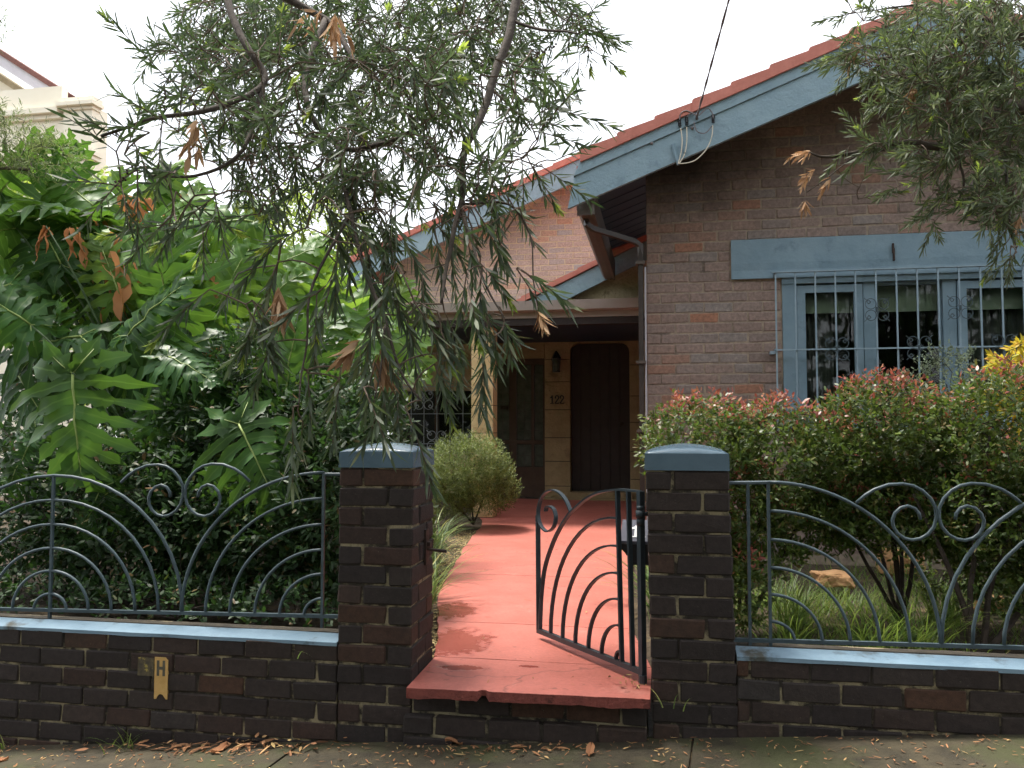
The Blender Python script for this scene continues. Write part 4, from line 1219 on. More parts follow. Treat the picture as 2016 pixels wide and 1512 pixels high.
for s in (-1, 1):
    tx = lambda x: x if s < 0 else -.9 - x
    tip = -4.62
    b = MB(); b.prism([(tx(p[0]), p[1]) for p in [(tip, rbz(tip)), (-.45, rbz(-.45)), (-.45, rbz(-.45) + .29), (tip + .05, rbz(tip + .05) + .29)]], YG - .02, YG + .02); b.build('barge_board', M['bluewood'], rr_)
    b = MB(); zq = lambda x: rbz(x) + .29
    vs = [(tx(-4.58), YG + .03, zq(-4.58)), (-.45, YG + .03, zq(-.45)), (-.45, 15, zq(-.45)), (tx(-4.58), 15, zq(-4.58))]
    vs += [(a, c, d + .05) for a, c, d in vs]
    b.raw(vs, [(0, 1, 2, 3), (7, 6, 5, 4), (0, 4, 5, 1), (1, 5, 6, 2), (2, 6, 7, 3), (3, 7, 4, 0)]); b.build('roof_slope', M['tile'], rr_)
    for i in range(12):
        x0_ = -4.55 + i * .342 - .02; x1_ = x0_ + .385
        z0_, z1_ = zq(x0_) + .03, zq(x1_) + .006
        b = MB(); b.prism([(tx(p[0]), p[1]) for p in [(x0_, z0_ - .022), (x1_, z1_), (x1_, z1_ + .075), (x0_, z0_ + .075)]], YG - .05 - .004 * (i % 2), YG + .2 + .004 * (i % 2)); b.build('tile', M['tile'], rr_)
b = MB(); vs = [(-4.58, YG + .022, rbz(-4.58) + .2), (-.45, YG + .022, rbz(-.45) + .2), (-.45, YR + .004, rbz(-.45) + .2), (-4.58, YR + .004, rbz(-4.58) + .2)]
b.poly(vs); b.build('soffit_lining', M['soffit'], rr_)

# left window with pale grille
lw = sub('verandah_window', (-3.3, YR, 1.9), house)
b = MB(); b.box(-3.98, -3.93, YR + .08, YR + .14, 1.06, 2.69); b.box(-2.81, -2.76, YR + .08, YR + .14, 1.06, 2.69); b.box(-3.93, -2.81, YR + .081, YR + .139, 2.62, 2.69); b.box(-3.93, -2.81, YR + .081, YR + .139, 1.06, 1.13); b.box(-3.39, -3.34, YR + .082, YR + .138, 1.131, 2.619)
b.build('frame', M['dframe'], lw)
for (x0, x1) in ((-3.928, -3.392), (-3.338, -2.812)):
    b = MB(); b.box(x0, x1, YR + .11, YR + .115, 1.132, 2.618); b.build('pane', M['glass'], lw)
b = MB(); b.box(-2.76, -2.64, YR + .0, YR + .26, .42, 2.69); b.build('post', M['wood'], lw)
vg = sub('window_grille', (-3.3, YR - .05, 1.9), house)
for i in range(7):
    x = -3.925 + .201 * i; b = MB(); b.tube([(x, YR - .03, 1.05), (x, YR - .03, 2.68)], .007, 4); b.build('bar', M['grille_pale'], vg)
for z in (2.45, 2.06, 1.65, 1.2):
    b = MB(); b.tube([(-3.98, YR - .038, z), (-2.67, YR - .038, z)], .007, 4); b.build('rail', M['grille_pale'], vg)
for (i, z) in ((1, 2.45), (4, 2.45), (2, 2.06 - .2), (5, 1.2), (3, 1.25), (0, 1.65)):
    rosette(-3.925 + .201 * i, z, YR - .045, vg, M['grille_pale'], 1.6, .006)

# ------------------------------------------------------------------ neighbouring house far left
nb = empty('cream_house', (-9.0, 13.0, .4), 'cream rendered house with moulded parapet and tiled gable on the far left', 'house')
YN = 13.0
def nbx(px): return float(atY(px, 300, YN)[0])
def nbz(py): return float(atY(150, py, YN)[2])
xr = nbx(190); xs_ = nbx(131)
b = MB(); b.box(-15, xr - .06, YN, YN + .35, .2, nbz(212)); b.build('wall', M['cream'], nb)
def band(nm, x0, x1, z0, z1, dy): b = MB(); b.box(x0, x1, YN - dy, YN + .1, z0, z1); b.build(nm, M['cream'], nb)
band('pier_shaft', xs_, xr - .03, .3, nbz(222), .10)
z0 = nbz(222)
band('cornice', xs_ - .03, xr, z0 + .001, z0 + .06, .14); band('cornice', xs_ - .08, xr + .06, z0 + .061, z0 + .13, .22); band('cornice', xs_ - .04, xr + .03, z0 + .131, z0 + .22, .16)
band('cornice', -15, xs_ - .09, z0 - .10, z0 - .02, .08); band('cornice', -15, xs_ - .09, z0 - .019, z0 + .08, .16); band('parapet', -15, xs_ - .09, z0 + .081, z0 + .50, .05)
zc_ = nbz(312)
band('string_course', -15, xr + .05, zc_, zc_ + .08, .20); band('string_course', -15, xr + .01, zc_ - .07, zc_ - .001, .14); band('string_course', -15, xr + .02, zc_ + .081, zc_ + .14, .13)
zc_ = nbz(345)
band('string_course', -15, xr - .01, zc_ - .09, zc_, .13)
YQ = 14.6
def q(px, py): p = atY(px, py, YQ); return (float(p[0]), float(p[2]))
A, B_ = q(-120, 20), q(137, 184)
dx, dz = B_[0] - A[0], B_[1] - A[1]; ln = math.hypot(dx, dz); nx_, nz_ = -dz / ln, dx / ln   # upward normal
off = lambda P, d: (P[0] + (dz / ln) * d, P[1] - (dx / ln) * d)
def slab(nm, d0, d1, mat, y0, y1):
    b = MB(); b.prism([off(A, d1), off(B_, d1), off(B_, d0), off(A, d0)], y0, y1); b.build(nm, mat, nb)
slab('verge_tile', .0, .10, M['oldtile'], YQ - .1, YQ + .3); slab('barge_board', .101, .30, M['fasciagrey'], YQ - .06, YQ); slab('soffit', .26, .30, M['fasciagrey'], YQ, YQ + .8)
slab('gable_moulding', .50, .62, M['rough'], YQ + .75, YQ + .8)
b = MB(); b.prism([(A[0] - 2, 2.0), (B_[0] - 1.0, 2.0), off((B_[0] - 1.0, B_[1] + .60), .45), off(A, .45), (A[0] - 2, A[1])], YQ + .81, YQ + .95); b.build('gable_wall', M['cream'], nb)

# ------------------------------------------------------------------ foliage tools
nrng = np.random.default_rng(5)
def unit(v):
    v = np.asarray(v, float); return v / np.maximum(np.linalg.norm(v, axis=-1, keepdims=True), 1e-9)
def perp(d, g=None):
    r = nrng.normal(size=d.shape) if g is None else g
    r = r - d * np.sum(r * d, -1, keepdims=True); return unit(r)
_ST = np.array([0, .30, .66, 1.0])
def leaf_arrays(P, D, N, L, W, curl):
    """lance shaped blades: 6 vertices each"""
    n = len(P); S = np.cross(D, N); L = np.broadcast_to(L, n)[:, None]; W = np.broadcast_to(W, n)[:, None]; curl = np.broadcast_to(curl, n)[:, None]
    pt = lambda t, w: P + D * L * t + N * (-curl * L * t * t) + S * W * w
    return np.stack([pt(0, 0), pt(.3, .5), pt(.3, -.5), pt(.68, .40), pt(.68, -.40), pt(1, 0)], 1)
_LF = np.array([[0, 1, 2, -1], [1, 3, 4, 2], [3, 5, 4, -1]])
def leaves_mesh(name, sets, mats):
    """sets: list of (array n x 6 x 3, material index)"""
    V = np.concatenate([s[0].reshape(-1, 3) for s in sets]); tot = sum(len(s[0]) for s in sets)
    mi = np.concatenate([np.full(len(s[0]), s[1]) for s in sets])
    base = (np.arange(tot) * 6)[:, None]
    loops = np.concatenate([base + np.array([0, 1, 2]), base + np.array([1, 3, 4, 2]), base + np.array([3, 5, 4])], 1).astype(np.int32)
    me = bpy.data.meshes.new(name)
    me.vertices.add(len(V)); me.vertices.foreach_set('co', V.astype(np.float32).ravel())
    me.loops.add(loops.size); me.loops.foreach_set('vertex_index', loops.ravel())
    st = ((np.arange(tot) * 10)[:, None] + np.array([0, 3, 7])).ravel().astype(np.int32)
    me.polygons.add(tot * 3); me.polygons.foreach_set('loop_start', st); me.polygons.foreach_set('loop_total', np.tile([3, 4, 3], tot).astype(np.int32))
    for m in mats: me.materials.append(m)
    me.polygons.foreach_set('material_index', np.repeat(mi, 3).astype(np.int32))
    me.update(calc_edges=True); me.validate()
    return me

def shoot(p, d, ls, n, L, W, spread=.75, droop=.35, bare=.12):
    """one leafy shoot: returns stem points and leaves"""
    d = unit(d); k = 6; pts = [np.array(p, float)]; dd = d.copy()
    for i in range(k):
        dd = unit(dd + np.array([0, 0, -droop / k])); pts.append(pts[-1] + dd * ls / k)
    pts = np.array(pts)
    t = bare + (1 - bare) * (np.arange(n) + nrng.uniform(0, .6, n)) / n
    t = np.clip(t, 0, 1)
    idx = np.minimum((t * k).astype(int), k - 1); fr = t * k - idx
    pos = pts[idx] + (pts[idx + 1] - pts[idx]) * fr[:, None]
    tan = unit(pts[idx + 1] - pts[idx])
    a = perp(tan[:1], np.array([[.3, .7, .2]]))[0]
    A = perp(tan, np.tile(a, (n, 1))); B = np.cross(tan, A)
    g = np.arange(n) * 2.39996 + nrng.uniform(0, 6)
    rad = A * np.cos(g)[:, None] + B * np.sin(g)[:, None]
    sp = spread * (1.0 - .5 * t)[:, None] * nrng.uniform(.7, 1.25, (n, 1))
    D = unit(tan + rad * sp + np.array([0, 0, -.12]))
    N = unit(perp(D, rad * -1 + tan * 1.2 + nrng.normal(size=(n, 3)) * .35))
    return pts, leaf_arrays(pos, D, N, L * nrng.uniform(.7, 1.15, n) * (1 - .25 * np.abs(t - .6)), W * nrng.uniform(.8, 1.2, n), nrng.uniform(-.05, .22, n))

def grow(skel, tips, tube, r0=.0024, sag=.05, jitter=.02):
    """join every tip to the nearest point already on the branches with a thin curved twig"""
    nodes = np.array(skel); tips = list(tips); tips = np.array(tips)
    if len(tips) == 0: return
    dist = np.min(np.linalg.norm(tips[:, None] - nodes[None], axis=2), 1)
    for i in np.argsort(dist):
        dd = np.linalg.norm(nodes - tips[i], axis=1); j = int(np.argmin(dd)); a, c = nodes[j], tips[i]
        if dd[j] < .01: continue
        n = max(3, int(dd[j] / .07)); off_ = nrng.normal(size=3) * jitter * min(1, dd[j] / .3)
        pts = []
        for k in range(n + 1):
            t = k / n; p = a + (c - a) * t + (off_ + np.array([0, 0, sag * dd[j]])) * math.sin(PI * t); pts.append(p)
        tube.tube(pts, r0 + .0035 * min(1, dd[j] / .8), 5, r1=r0, cap=False)
        nodes = np.vstack([nodes, np.array(pts[1:])])

def limb(tube, pts, r0, r1, n=8, sub_=5):
    """smooth limb through points, returns dense points"""
    P = [Vector(p) for p in pts]; out = []
    for i in range(len(P) - 1):
        p0, p1, p2, p3 = P[max(i - 1, 0)], P[i], P[i + 1], P[min(i + 2, len(P) - 1)]
        for k in range(sub_):
            t = k / sub_
            out.append(.5 * ((2 * p1) + (p2 - p0) * t + (2 * p0 - 5 * p1 + 4 * p2 - p3) * t * t + (3 * p1 - p0 - 3 * p2 + p3) * t ** 3))
    out.append(P[-1])
    out = [p + Vector((mnoise.noise(p * 6), mnoise.noise(p * 6 + Vector((9, 0, 0))), mnoise.noise(p * 6 + Vector((0, 9, 0))))) * .012 for p in out]
    tube.tube(out, r0, n, r1=r1)
    return [np.array(p) for p in out]

def img_dir(ix, iy, iz=0):
    """direction given as picture right, picture up, away from the camera"""
    return unit(_R * ix + _U * iy + _F * iz)

def bottlebrush(name, label, trunk_pts, limbs, blobs, dead, mat, L, W, nl, sl_rng, group, cat='tree', seed=1, capsules=30, shade_canopy=(), dens=1.0):
    global nrng
    nrng = np.random.default_rng(seed)
    t = empty(name, tuple(trunk_pts[0]), label, cat, group)
    wood = MB(); skel = []
    skel += limb(wood, trunk_pts, .10, .045, 10)
    for (pts, r0, r1) in limbs: skel += limb(wood, pts, r0, r1, 7)
    twigs = MB(); sets = []; tips = []; shoots = []; big = []
    for (cx, cy, rx, ry, d, dd, n, dirv, droop) in blobs:
        if dens == 1.0: n = n * ((2.4 if cy < 130 else 1.65 if cy < 240 else 1.05 if cy < 360 else .50 if cy < 480 else .42) if cx > 640 or cy < 400 else .42); d = d + (.7 if cy < 120 else 0)
        else: n = n * (1.9 if cy < 240 else 1.15)
        n = int(round(n * dens + .25))
        for _ in range(n):
            while True:
                u = nrng.uniform(-1, 1, 2)
                if u @ u < 1: break
            p = at(cx + u[0] * rx, cy + u[1] * ry, d + nrng.uniform(-dd, dd))
            hi = cy < 430; jj = .85 if hi else .42
            v = img_dir(dirv[0] * (.7 if hi else 1) + nrng.normal() * jj, dirv[1] * (.55 if hi else 1) + nrng.normal() * jj, nrng.normal() * .6)
            shoots.append((p, v, nrng.uniform(*sl_rng), droop * (.45 if hi else 1), (1.05 if hi else .72) if dens == 1.0 else .85)); tips.append(p)
    for (c, r_, n) in shade_canopy:  # unseen leaf mass overhead, added to shade the fence front
        for _ in range(n):
            p = np.array(c) + nrng.uniform(-1, 1, 3) * np.array(r_)
            v = unit(np.array([nrng.normal() * .6, nrng.normal() * .6, -.6])); big.append((p, v, nrng.uniform(.22, .34), .4))
    grow(skel, tips, twigs)
    for (p, v, ls, droop, spd) in shoots:
        hi = dens == 1.0 and spd > 1
        st, la = shoot(p, v, ls, int(nl * ls / .22), L * (.86 if hi else 1.04), W * (.84 if hi else 1), spread=spd, droop=droop)
        twigs.tube(st, .0026, 4, r1=.0014, cap=False); sets.append((la, 0))
        if nrng.uniform() < .12:     # pale new growth at the tip
            st2, la2 = shoot(st[-1] - (st[-1] - st[-2]) * .5, st[-1] - st[-2], .05, 10, L * .5, W * .9, .7, .0); sets.append((la2, 1))
    for (p, v, ls, droop) in big:
        st, la = shoot(p, v, ls, 34, L * 1.1, W * 1.5, droop=droop); sets.append((la, 0))
    if big: grow(skel, [q_[0] for q_ in big][::3], twigs)
    for _ in range(capsules):        # woody seed capsules along old twigs
        p, v, ls, droop, spd = shoots[int(nrng.integers(len(shoots)))]
        for k in range(int(nrng.integers(8, 16))):
            q_ = p - v * .012 * k * .8 + nrng.normal(size=3) * .004
            twigs.ball(q_, .0042, 1, 5, 3)
    wood.build('trunk', M['bark'], t, smooth=True, fix=False)
    o = twigs.build('twigs', [M['twig'], M['capsule']], t, fix=False)
    me = leaves_mesh('crown', sets, [mat, M['lime']])
    add('crown', me, t, (0, 0, 0))
    for (x, y, d, dirv, ls, n) in dead:
        p = at(x, y, d); b = MB(); ss = []
        for _ in range(max(2, n - 1)):
            st, la = shoot(p, img_dir(dirv[0] + nrng.normal() * .3, dirv[1] + nrng.normal() * .2, nrng.normal() * .3), ls * nrng.uniform(.5, 1.2), int(nrng.integers(6, 12)), L * nrng.uniform(.7, 1.15), W * 1.35, nrng.uniform(.3, .8), .5); ss.append((la, 0)); b.tube(st, .002, 4)
        add('dead_spray', leaves_mesh('dead_spray', ss, [M['deadleaf']]), t, (0, 0, 0))
    return t

# ------------------------------------------------------------------ the two bottlebrush trees on the verge
dn, dl, dr_ = (0.05, -1), (-1, -.45), (.8, -.55)
blobsC = [
    (470, 40, 120, 70, 3.6, .5, 30, (-.5, -.8), .5), (560, 50, 180, 110, 3.7, .7, 62, (-.4, -.7), .5), (740, 50, 200, 120, 3.7, .8, 74, (0, -.8), .5), (900, 50, 170, 110, 3.7, .8, 56, (.3, -.8), .5),
    (1040, 40, 110, 70, 3.4, .5, 22, (.7, -.6), .5), (1130, 40, 60, 40, 3.2, .3, 6, (.8, -.6), .4), (1150, 90, 30, 40, 3.1, .2, 2, (.3, -1), .4),
    (480, 140, 110, 60, 3.4, .5, 20, (-.6, -.6), .4), (580, 180, 170, 100, 3.3, .7, 46, (-.4, -.7), .5), (740, 200, 170, 110, 3.4, .7, 52, (0, -.9), .5), (880, 190, 120, 110, 3.3, .6, 32, (.3, -.9), .5),
    (1020, 160, 70, 70, 3.0, .3, 8, (.7, -.5), .4), (1060, 240, 60, 40, 2.9, .2, 6, (.6, -.6), .4),
    (480, 280, 110, 60, 3.0, .4, 22, (-.6, -.7), .5), (620, 310, 150, 80, 3.1, .5, 40, (-.2, -.9), .5), (760, 340, 140, 90, 3.0, .5, 40, (0, -1), .5), (900, 350, 100, 90, 2.9, .4, 22, (.2, -1), .5),
    (1030, 330, 60, 50, 2.8, .2, 8, (.6, -.7), .4), (1060, 300, 40, 30, 2.8, .2, 4, (.9, .3), .1),
    (350, 250, 50, 30, 2.6, .12, 3, (-.9, -.35), .3), (270, 265, 40, 15, 2.5, .08, 2, (-.9, -.3), .3), (300, 330, 60, 25, 2.5, .12, 4, (-.8, -.35), .35), (250, 285, 40, 20, 2.5, .1, 3, (-1, -.3), .3), (235, 350, 40, 20, 2.5, .1, 3, (-.8, -.5), .4), (340, 420, 40, 25, 2.6, .1, 3, (-.4, -.9), .4), (390, 360, 60, 30, 2.6, .2, 5, (-.4, -.9), .5), (330, 100, 30, 40, 2.8, .1, 2, (-.5, -.8), .3), (370, 160, 40, 40, 2.8, .15, 3, (-.6, -.7), .3),
    (420, 420, 80, 40, 2.8, .3, 8, (-.5, -.8), .5), (560, 420, 110, 60, 2.9, .4, 18, (-.2, -1), .5), (700, 440, 110, 70, 2.8, .4, 22, (0, -1), .5), (830, 440, 90, 70, 2.7, .3, 14, (.1, -1), .5), (960, 430, 60, 50, 2.6, .2, 9, (.5, -.9), .5), (1010, 410, 40, 30, 2.6, .15, 4, (.8, -.5), .4),
    (600, 520, 90, 60, 2.8, .3, 9, (-.1, -1), .5), (740, 520, 70, 60, 2.6, .2, 12, (0, -1), .4), (830, 540, 60, 60, 2.6, .2, 9, (.1, -1), .4), (930, 520, 50, 50, 2.5, .15, 8, (.1, -1), .4), (1010, 540, 40, 20, 2.5, .1, 4, (.8, -.5), .3),
    (500, 560, 60, 50, 2.8, .2, 4, (-.3, -1), .5), (660, 610, 70, 60, 2.6, .2, 7, (-.1, -1), .4), (770, 620, 60, 60, 2.5, .2, 9, (0, -1), .4), (860, 620, 50, 50, 2.45, .15, 8, (.1, -1), .4), (930, 610, 40, 50, 2.45, .15, 7, (.2, -1), .4), (985, 650, 30, 30, 2.4, .1, 5, (.8, -.7), .4), (950, 680, 25, 30, 2.4, .1, 3, (.2, -1), .3),
    (560, 640, 50, 40, 2.6, .2, 4, (-.2, -1), .4), (700, 690, 60, 40, 2.5, .15, 5, (0, -1), .4), (790, 710, 40, 40, 2.45, .15, 5, (0, -1), .4), (840, 720, 40, 30, 2.4, .1, 4, (.1, -1), .3), (620, 740, 50, 40, 2.5, .15, 4, (-.4, -1), .4), (740, 780, 30, 40, 2.4, .1, 4, (.3, -1), .3), (590, 820, 30, 30, 2.4, .1, 3, (-.3, -1), .3), (800, 780, 30, 30, 2.4, .1, 2, (.3, -1), .3), (480, 620, 40, 40, 2.6, .1, 3, (-.3, -1), .4), (420, 560, 20, 20, 2.6, .1, 1, (-.4, -1), .4),
]
deadC = [(660, 20, 2.9, (.1, -.8), .14, 5), (640, 15, 2.9, (-.9, -.3), .12, 3), (395, 225, 2.6, (-.4, -1), .14, 4), (548, 555, 2.6, (0, -1), .13, 5), (745, 680, 2.45, (0, -1), .12, 4), (715, 665, 2.45, (-.9, -.6), .08, 2), (1058, 610, 2.5, (.05, -1), .06, 3)]
trk = [(-2.75, .7, pave_z(-2.75) - .05), (-2.62, .85, 1.1), (-2.45, 1.2, 2.2), (-2.1, 1.7, 3.1)]
limbsC = [([trk[3], at(150, -260, 3.0), at(420, -90, 3.4), at(640, 40, 3.4), at(700, 130, 3.2)], .034, .008),
          ([trk[3], at(300, -420, 3.2), at(760, -250, 3.6), at(1000, -90, 3.5), at(1008, 40, 3.3), at(962, 190, 3.1), at(915, 300, 2.9), at(905, 400, 2.75), at(880, 520, 2.6), at(865, 600, 2.5)], .030, .004),
          ([at(640, 40, 3.4), at(600, 180, 3.1), at(660, 285, 2.95), at(740, 285, 2.9), at(820, 250, 2.9)], .014, .006),
          ([at(420, -90, 3.4), at(470, 60, 3.0), at(520, 160, 2.9), at(420, 215, 2.7), at(300, 235, 2.55), at(200, 268, 2.5)], .016, .004),
          ([at(520, 160, 2.9), at(480, 290, 2.7), at(380, 345, 2.6), at(300, 350, 2.5)], .009, .003),
          ([at(660, 285, 2.95), at(690, 420, 2.75), at(720, 540, 2.6), at(760, 640, 2.5), at(790, 730, 2.45), at(830, 790, 2.4)], .009, .003),
          ([at(690, 420, 2.75), at(620, 560, 2.6), at(600, 700, 2.5), at(585, 800, 2.4)], .006, .002),
          ([at(905, 400, 2.75), at(950, 540, 2.5), at(990, 630, 2.4)], .006, .002), ([at(905, 400, 2.75), at(1000, 400, 2.65), at(1040, 460, 2.6), at(1058, 600, 2.5)], .005, .002),
          ([at(760, 640, 2.5), at(745, 740, 2.4), at(735, 800, 2.38)], .004, .002),
          ([at(1008, 40, 3.3), at(1080, 60, 3.2), at(1140, 70, 3.1)], .008, .003)]
bottlebrush('bottlebrush_tree', 'large bottlebrush tree whose long drooping sprays hang over the left pillar', [Vector(p) for p in trk], limbsC, blobsC, deadC, M['bottle'], .086, .0105, 22, (.13, .25), 'bottlebrush trees', seed=21, capsules=46, shade_canopy=[((-1.6, .9, 4.3), (1.9, 1.3, .7), 600), ((-.2, .5, 5.0), (1.6, 1.1, .6), 420), ((-2.6, -.6, 4.2), (1.6, 1.2, .8), 360)])

blobsR = [
    (1960, 40, 90, 60, 4.2, .4, 54, (-.5, -.4), .3), (1860, 40, 90, 40, 4.3, .4, 24, (-.8, -.2), .3), (1740, 30, 70, 30, 4.4, .3, 10, (-1, 0), .2), (1900, 130, 110, 60, 4.1, .4, 56, (-.7, -.4), .35), (1790, 130, 90, 40, 4.1, .4, 34, (-1, -.3), .3), (1710, 115, 60, 25, 4.1, .3, 14, (-1, -.2), .3), (1830, 190, 70, 30, 4.0, .3, 14, (-.8, -.6), .35),
    (1985, 210, 60, 70, 4.0, .4, 40, (-.6, -.6), .35), (1880, 240, 70, 40, 4.0, .4, 20, (-.7, -.6), .35), (1960, 310, 80, 60, 3.9, .4, 46, (-.6, -.6), .35), (1850, 300, 70, 30, 3.9, .3, 22, (-.9, -.3), .3), (1750, 290, 50, 20, 3.9, .2, 10, (-1, .1), .2), (1690, 275, 35, 15, 3.9, .15, 4, (-1, .3), .1),
    (1900, 380, 70, 35, 3.9, .3, 24, (-.6, -.8), .35), (1985, 400, 50, 50, 3.8, .3, 26, (-.4, -.9), .4), (1790, 340, 50, 30, 3.9, .2, 6, (-.8, -.5), .3), (1700, 380, 20, 15, 3.9, .1, 2, (-.8, -.5), .3), (2000, 470, 30, 30, 3.7, .2, 5, (-.5, -.9), .3), (1830, 420, 40, 15, 3.8, .1, 3, (-.7, -.6), .3), (2060, 250, 80, 200, 4.0, .4, 40, (-.5, -.6), .35)]
deadR = [(1600, 295, 3.9, (-1, -.1), .12, 5), (1610, 330, 3.9, (-.9, -.6), .12, 4), (1585, 390, 3.9, (0, -1), .05, 2), (1640, 345, 3.9, (-.7, -.7), .10, 3), (1800, 170, 4.0, (-.3, -1), .14, 5), (1820, 120, 4.0, (-.1, -1), .12, 3), (1700, 85, 4.1, (-1, -.2), .12, 4), (2010, 420, 3.7, (-.1, -1), .1, 2)]
trk2 = [(3.6, 2.3, pave_z(3.6) - .05), (3.5, 2.5, 1.3), (3.2, 2.9, 2.3), (2.75, 3.4, 3.0)]
limbsR = [([trk2[3], at(2120, 120, 4.1), at(2000, 60, 4.2), at(1900, 80, 4.2), at(1800, 110, 4.1), at(1720, 120, 4.1)], .05, .006),
          ([trk2[3], at(2090, 210, 4.0), at(2000, 205, 3.95), at(1940, 235, 3.9), at(1880, 285, 3.9), at(1790, 282, 3.9), at(1700, 300, 3.9), at(1630, 310, 3.9), at(1595, 298, 3.9)], .04, .003),
          ([at(2000, 205, 3.95), at(1980, 320, 3.9), at(1990, 440, 3.75)], .012, .004), ([at(1880, 285, 3.9), at(1900, 360, 3.9), at(1880, 410, 3.9)], .008, .003), ([at(1700, 300, 3.9), at(1650, 335, 3.9), at(1590, 380, 3.9)], .004, .002), ([at(2000, 60, 4.2), at(1850, 10, 4.3), at(1720, 20, 4.4)], .01, .003)]
bottlebrush('bottlebrush_tree', 'bottlebrush tree with short silvery leaves reaching in from the upper right', [Vector(p) for p in trk2], limbsR, blobsR, deadR, M['bottle_r'], .062, .0085, 30, (.12, .22), 'bottlebrush trees', dens=.85, seed=33, capsules=26, shade_canopy=[((2.9, 1.3, 4.2), (1.5, 1.4, .7), 520), ((1.4, -.1, 4.9), (1.3, 1.2, .6), 460), ((3.4, -.4, 4.2), (1.5, 1.2, .8), 300)])

# ------------------------------------------------------------------ leafy shrubs
def shrub(name, label, base, blobs, mats, L, W, per, stem_r=.012, cat='shrub', group=None, tips=None, bark=None, stems=None, seed=1, clump=.08, updir=.6, twig_r=.002, curl=.25):
    """blobs: (centre, radii, number of leafy sprigs); leaves sit in sprigs around twigs joined to stems"""
    global nrng
    nrng = np.random.default_rng(seed)
    t = empty(name, base, label, cat, group)
    wood = MB(); skel = []
    stems = stems or [[base, tuple(np.array(base) * .35 + np.array(blobs[i][0]) * .65), blobs[i][0]] for i in range(len(blobs))]
    for s in stems: skel += limb(wood, s, stem_r, stem_r * .4, 6, 5)
    P, Dr, zt = [], [], []
    for (c, r, n) in blobs:
        u = unit(nrng.normal(size=(n, 3))); rad = nrng.uniform(.25, 1, (n, 1)) ** .45
        q_ = np.array(c) + u * rad * np.array(r)
        P.append(q_); Dr.append(unit(u * np.array([1, 1, .7]) + np.array([0, 0, updir]) + nrng.normal(size=(n, 3)) * .35))
        zt.append((q_[:, 2] - c[2]) / r[2])
    P, Dr, zt = np.concatenate(P), np.concatenate(Dr), np.concatenate(zt)
    keep = P[:, 2] > base[2] + .05
    P, Dr, zt = P[keep], Dr[keep], zt[keep]
    grow(skel, list(P[:: max(1, len(P) // 260)]), wood, twig_r, .0)
    n = len(P)
    T = np.repeat(P, per, 0); D0 = np.repeat(Dr, per, 0); Z = np.repeat(zt, per)
    k = np.tile(np.arange(per), n) / per
    pos = T + D0 * (k[:, None] - .3) * clump
    sd = perp(D0); D = unit(D0 * (.35 + k[:, None] * .8) + sd * .9)
    N = perp(D, np.tile(np.array([0, -.25, 1.0]), (len(D), 1)) + nrng.normal(size=D.shape) * .45)
    la = leaf_arrays(pos, D, N, L * nrng.uniform(.65, 1.2, len(D)), W * nrng.uniform(.75, 1.2, len(D)), nrng.uniform(-.05, curl, len(D)))
    sets = [(la, 0)]
    if tips is not None:
        sel = (Z + nrng.normal(size=len(Z)) * .18 > tips) & (k > .3)
        sets = [(la[~sel], 0), (la[sel], 1)]
    wood.build('stem', bark or M['darkbark'], t, smooth=False, fix=False)
    add('foliage', leaves_mesh('foliage', [s for s in sets if len(s[0])], mats), t, (0, 0, 0))
    return t

# dark shrubs behind the left fence
shrub('dark_shrub', 'dark glossy leaved shrub behind the left iron fence, next to the pillar', (-1.95, 4.45, .40), [((-1.85, 4.40, 1.0), (.38, .30, .55), 900), ((-2.25, 4.45, .85), (.45, .30, .45), 800), ((-1.95, 4.65, 1.45), (.38, .3, .32), 500), ((-1.75, 4.9, 1.2), (.25, .3, .5), 300)], [M['darkleaf']], .052, .021, 5, .014, 'shrub', 'dark shrubs behind the left fence', seed=41)
shrub('dark_shrub', 'dark glossy leaved shrub at the far left behind the iron fence', (-3.1, 4.5, .42), [((-3.3, 4.45, .95), (.5, .32, .5), 900), ((-2.7, 4.5, .9), (.4, .32, .45), 800), ((-2.75, 4.8, 1.45), (.5, .35, .38), 700), ((-3.9, 4.5, 1.0), (.5, .35, .5), 400)], [M['darkleaf']], .056, .022, 5, .014, 'shrub', 'dark shrubs behind the left fence', seed=42)
shrub('leafy_shrub', 'mid green leafy shrub rising between the philodendron leaves', (-2.35, 5.0, .42), [((-2.45, 4.95, 1.75), (.5, .3, .42), 600), ((-2.0, 5.0, 1.55), (.4, .3, .4), 420), ((-3.2, 5.1, 1.6), (.5, .3, .4), 360)], [M['darkleaf']], .060, .020, 5, .014, seed=43)
shrub('ground_shrub', 'low bright green shrub between the left pillar and the porch', (-2.35, 6.6, .42), [((-2.35, 6.4, .85), (.55, .5, .45), 520), ((-2.0, 6.0, .72), (.3, .35, .3), 260), ((-2.9, 7.2, 1.15), (.6, .5, .6), 420)], [M['hedge']], .05, .021, 5, .01, seed=44)

# rosemary bush
shrub('rosemary_bush', 'rounded grey green rosemary bush beside the red path before the porch', (-2.02, 8.75, .40), [((-2.05, 8.65, .98), (.48, .42, .40), 2300), ((-1.85, 8.7, .80), (.34, .36, .30), 900), ((-2.3, 8.7, .72), (.34, .36, .30), 800)], [M['rosemary']], .034, .0068, 9, .012, 'bush', None, seed=45, clump=.085, updir=.9, curl=.1)

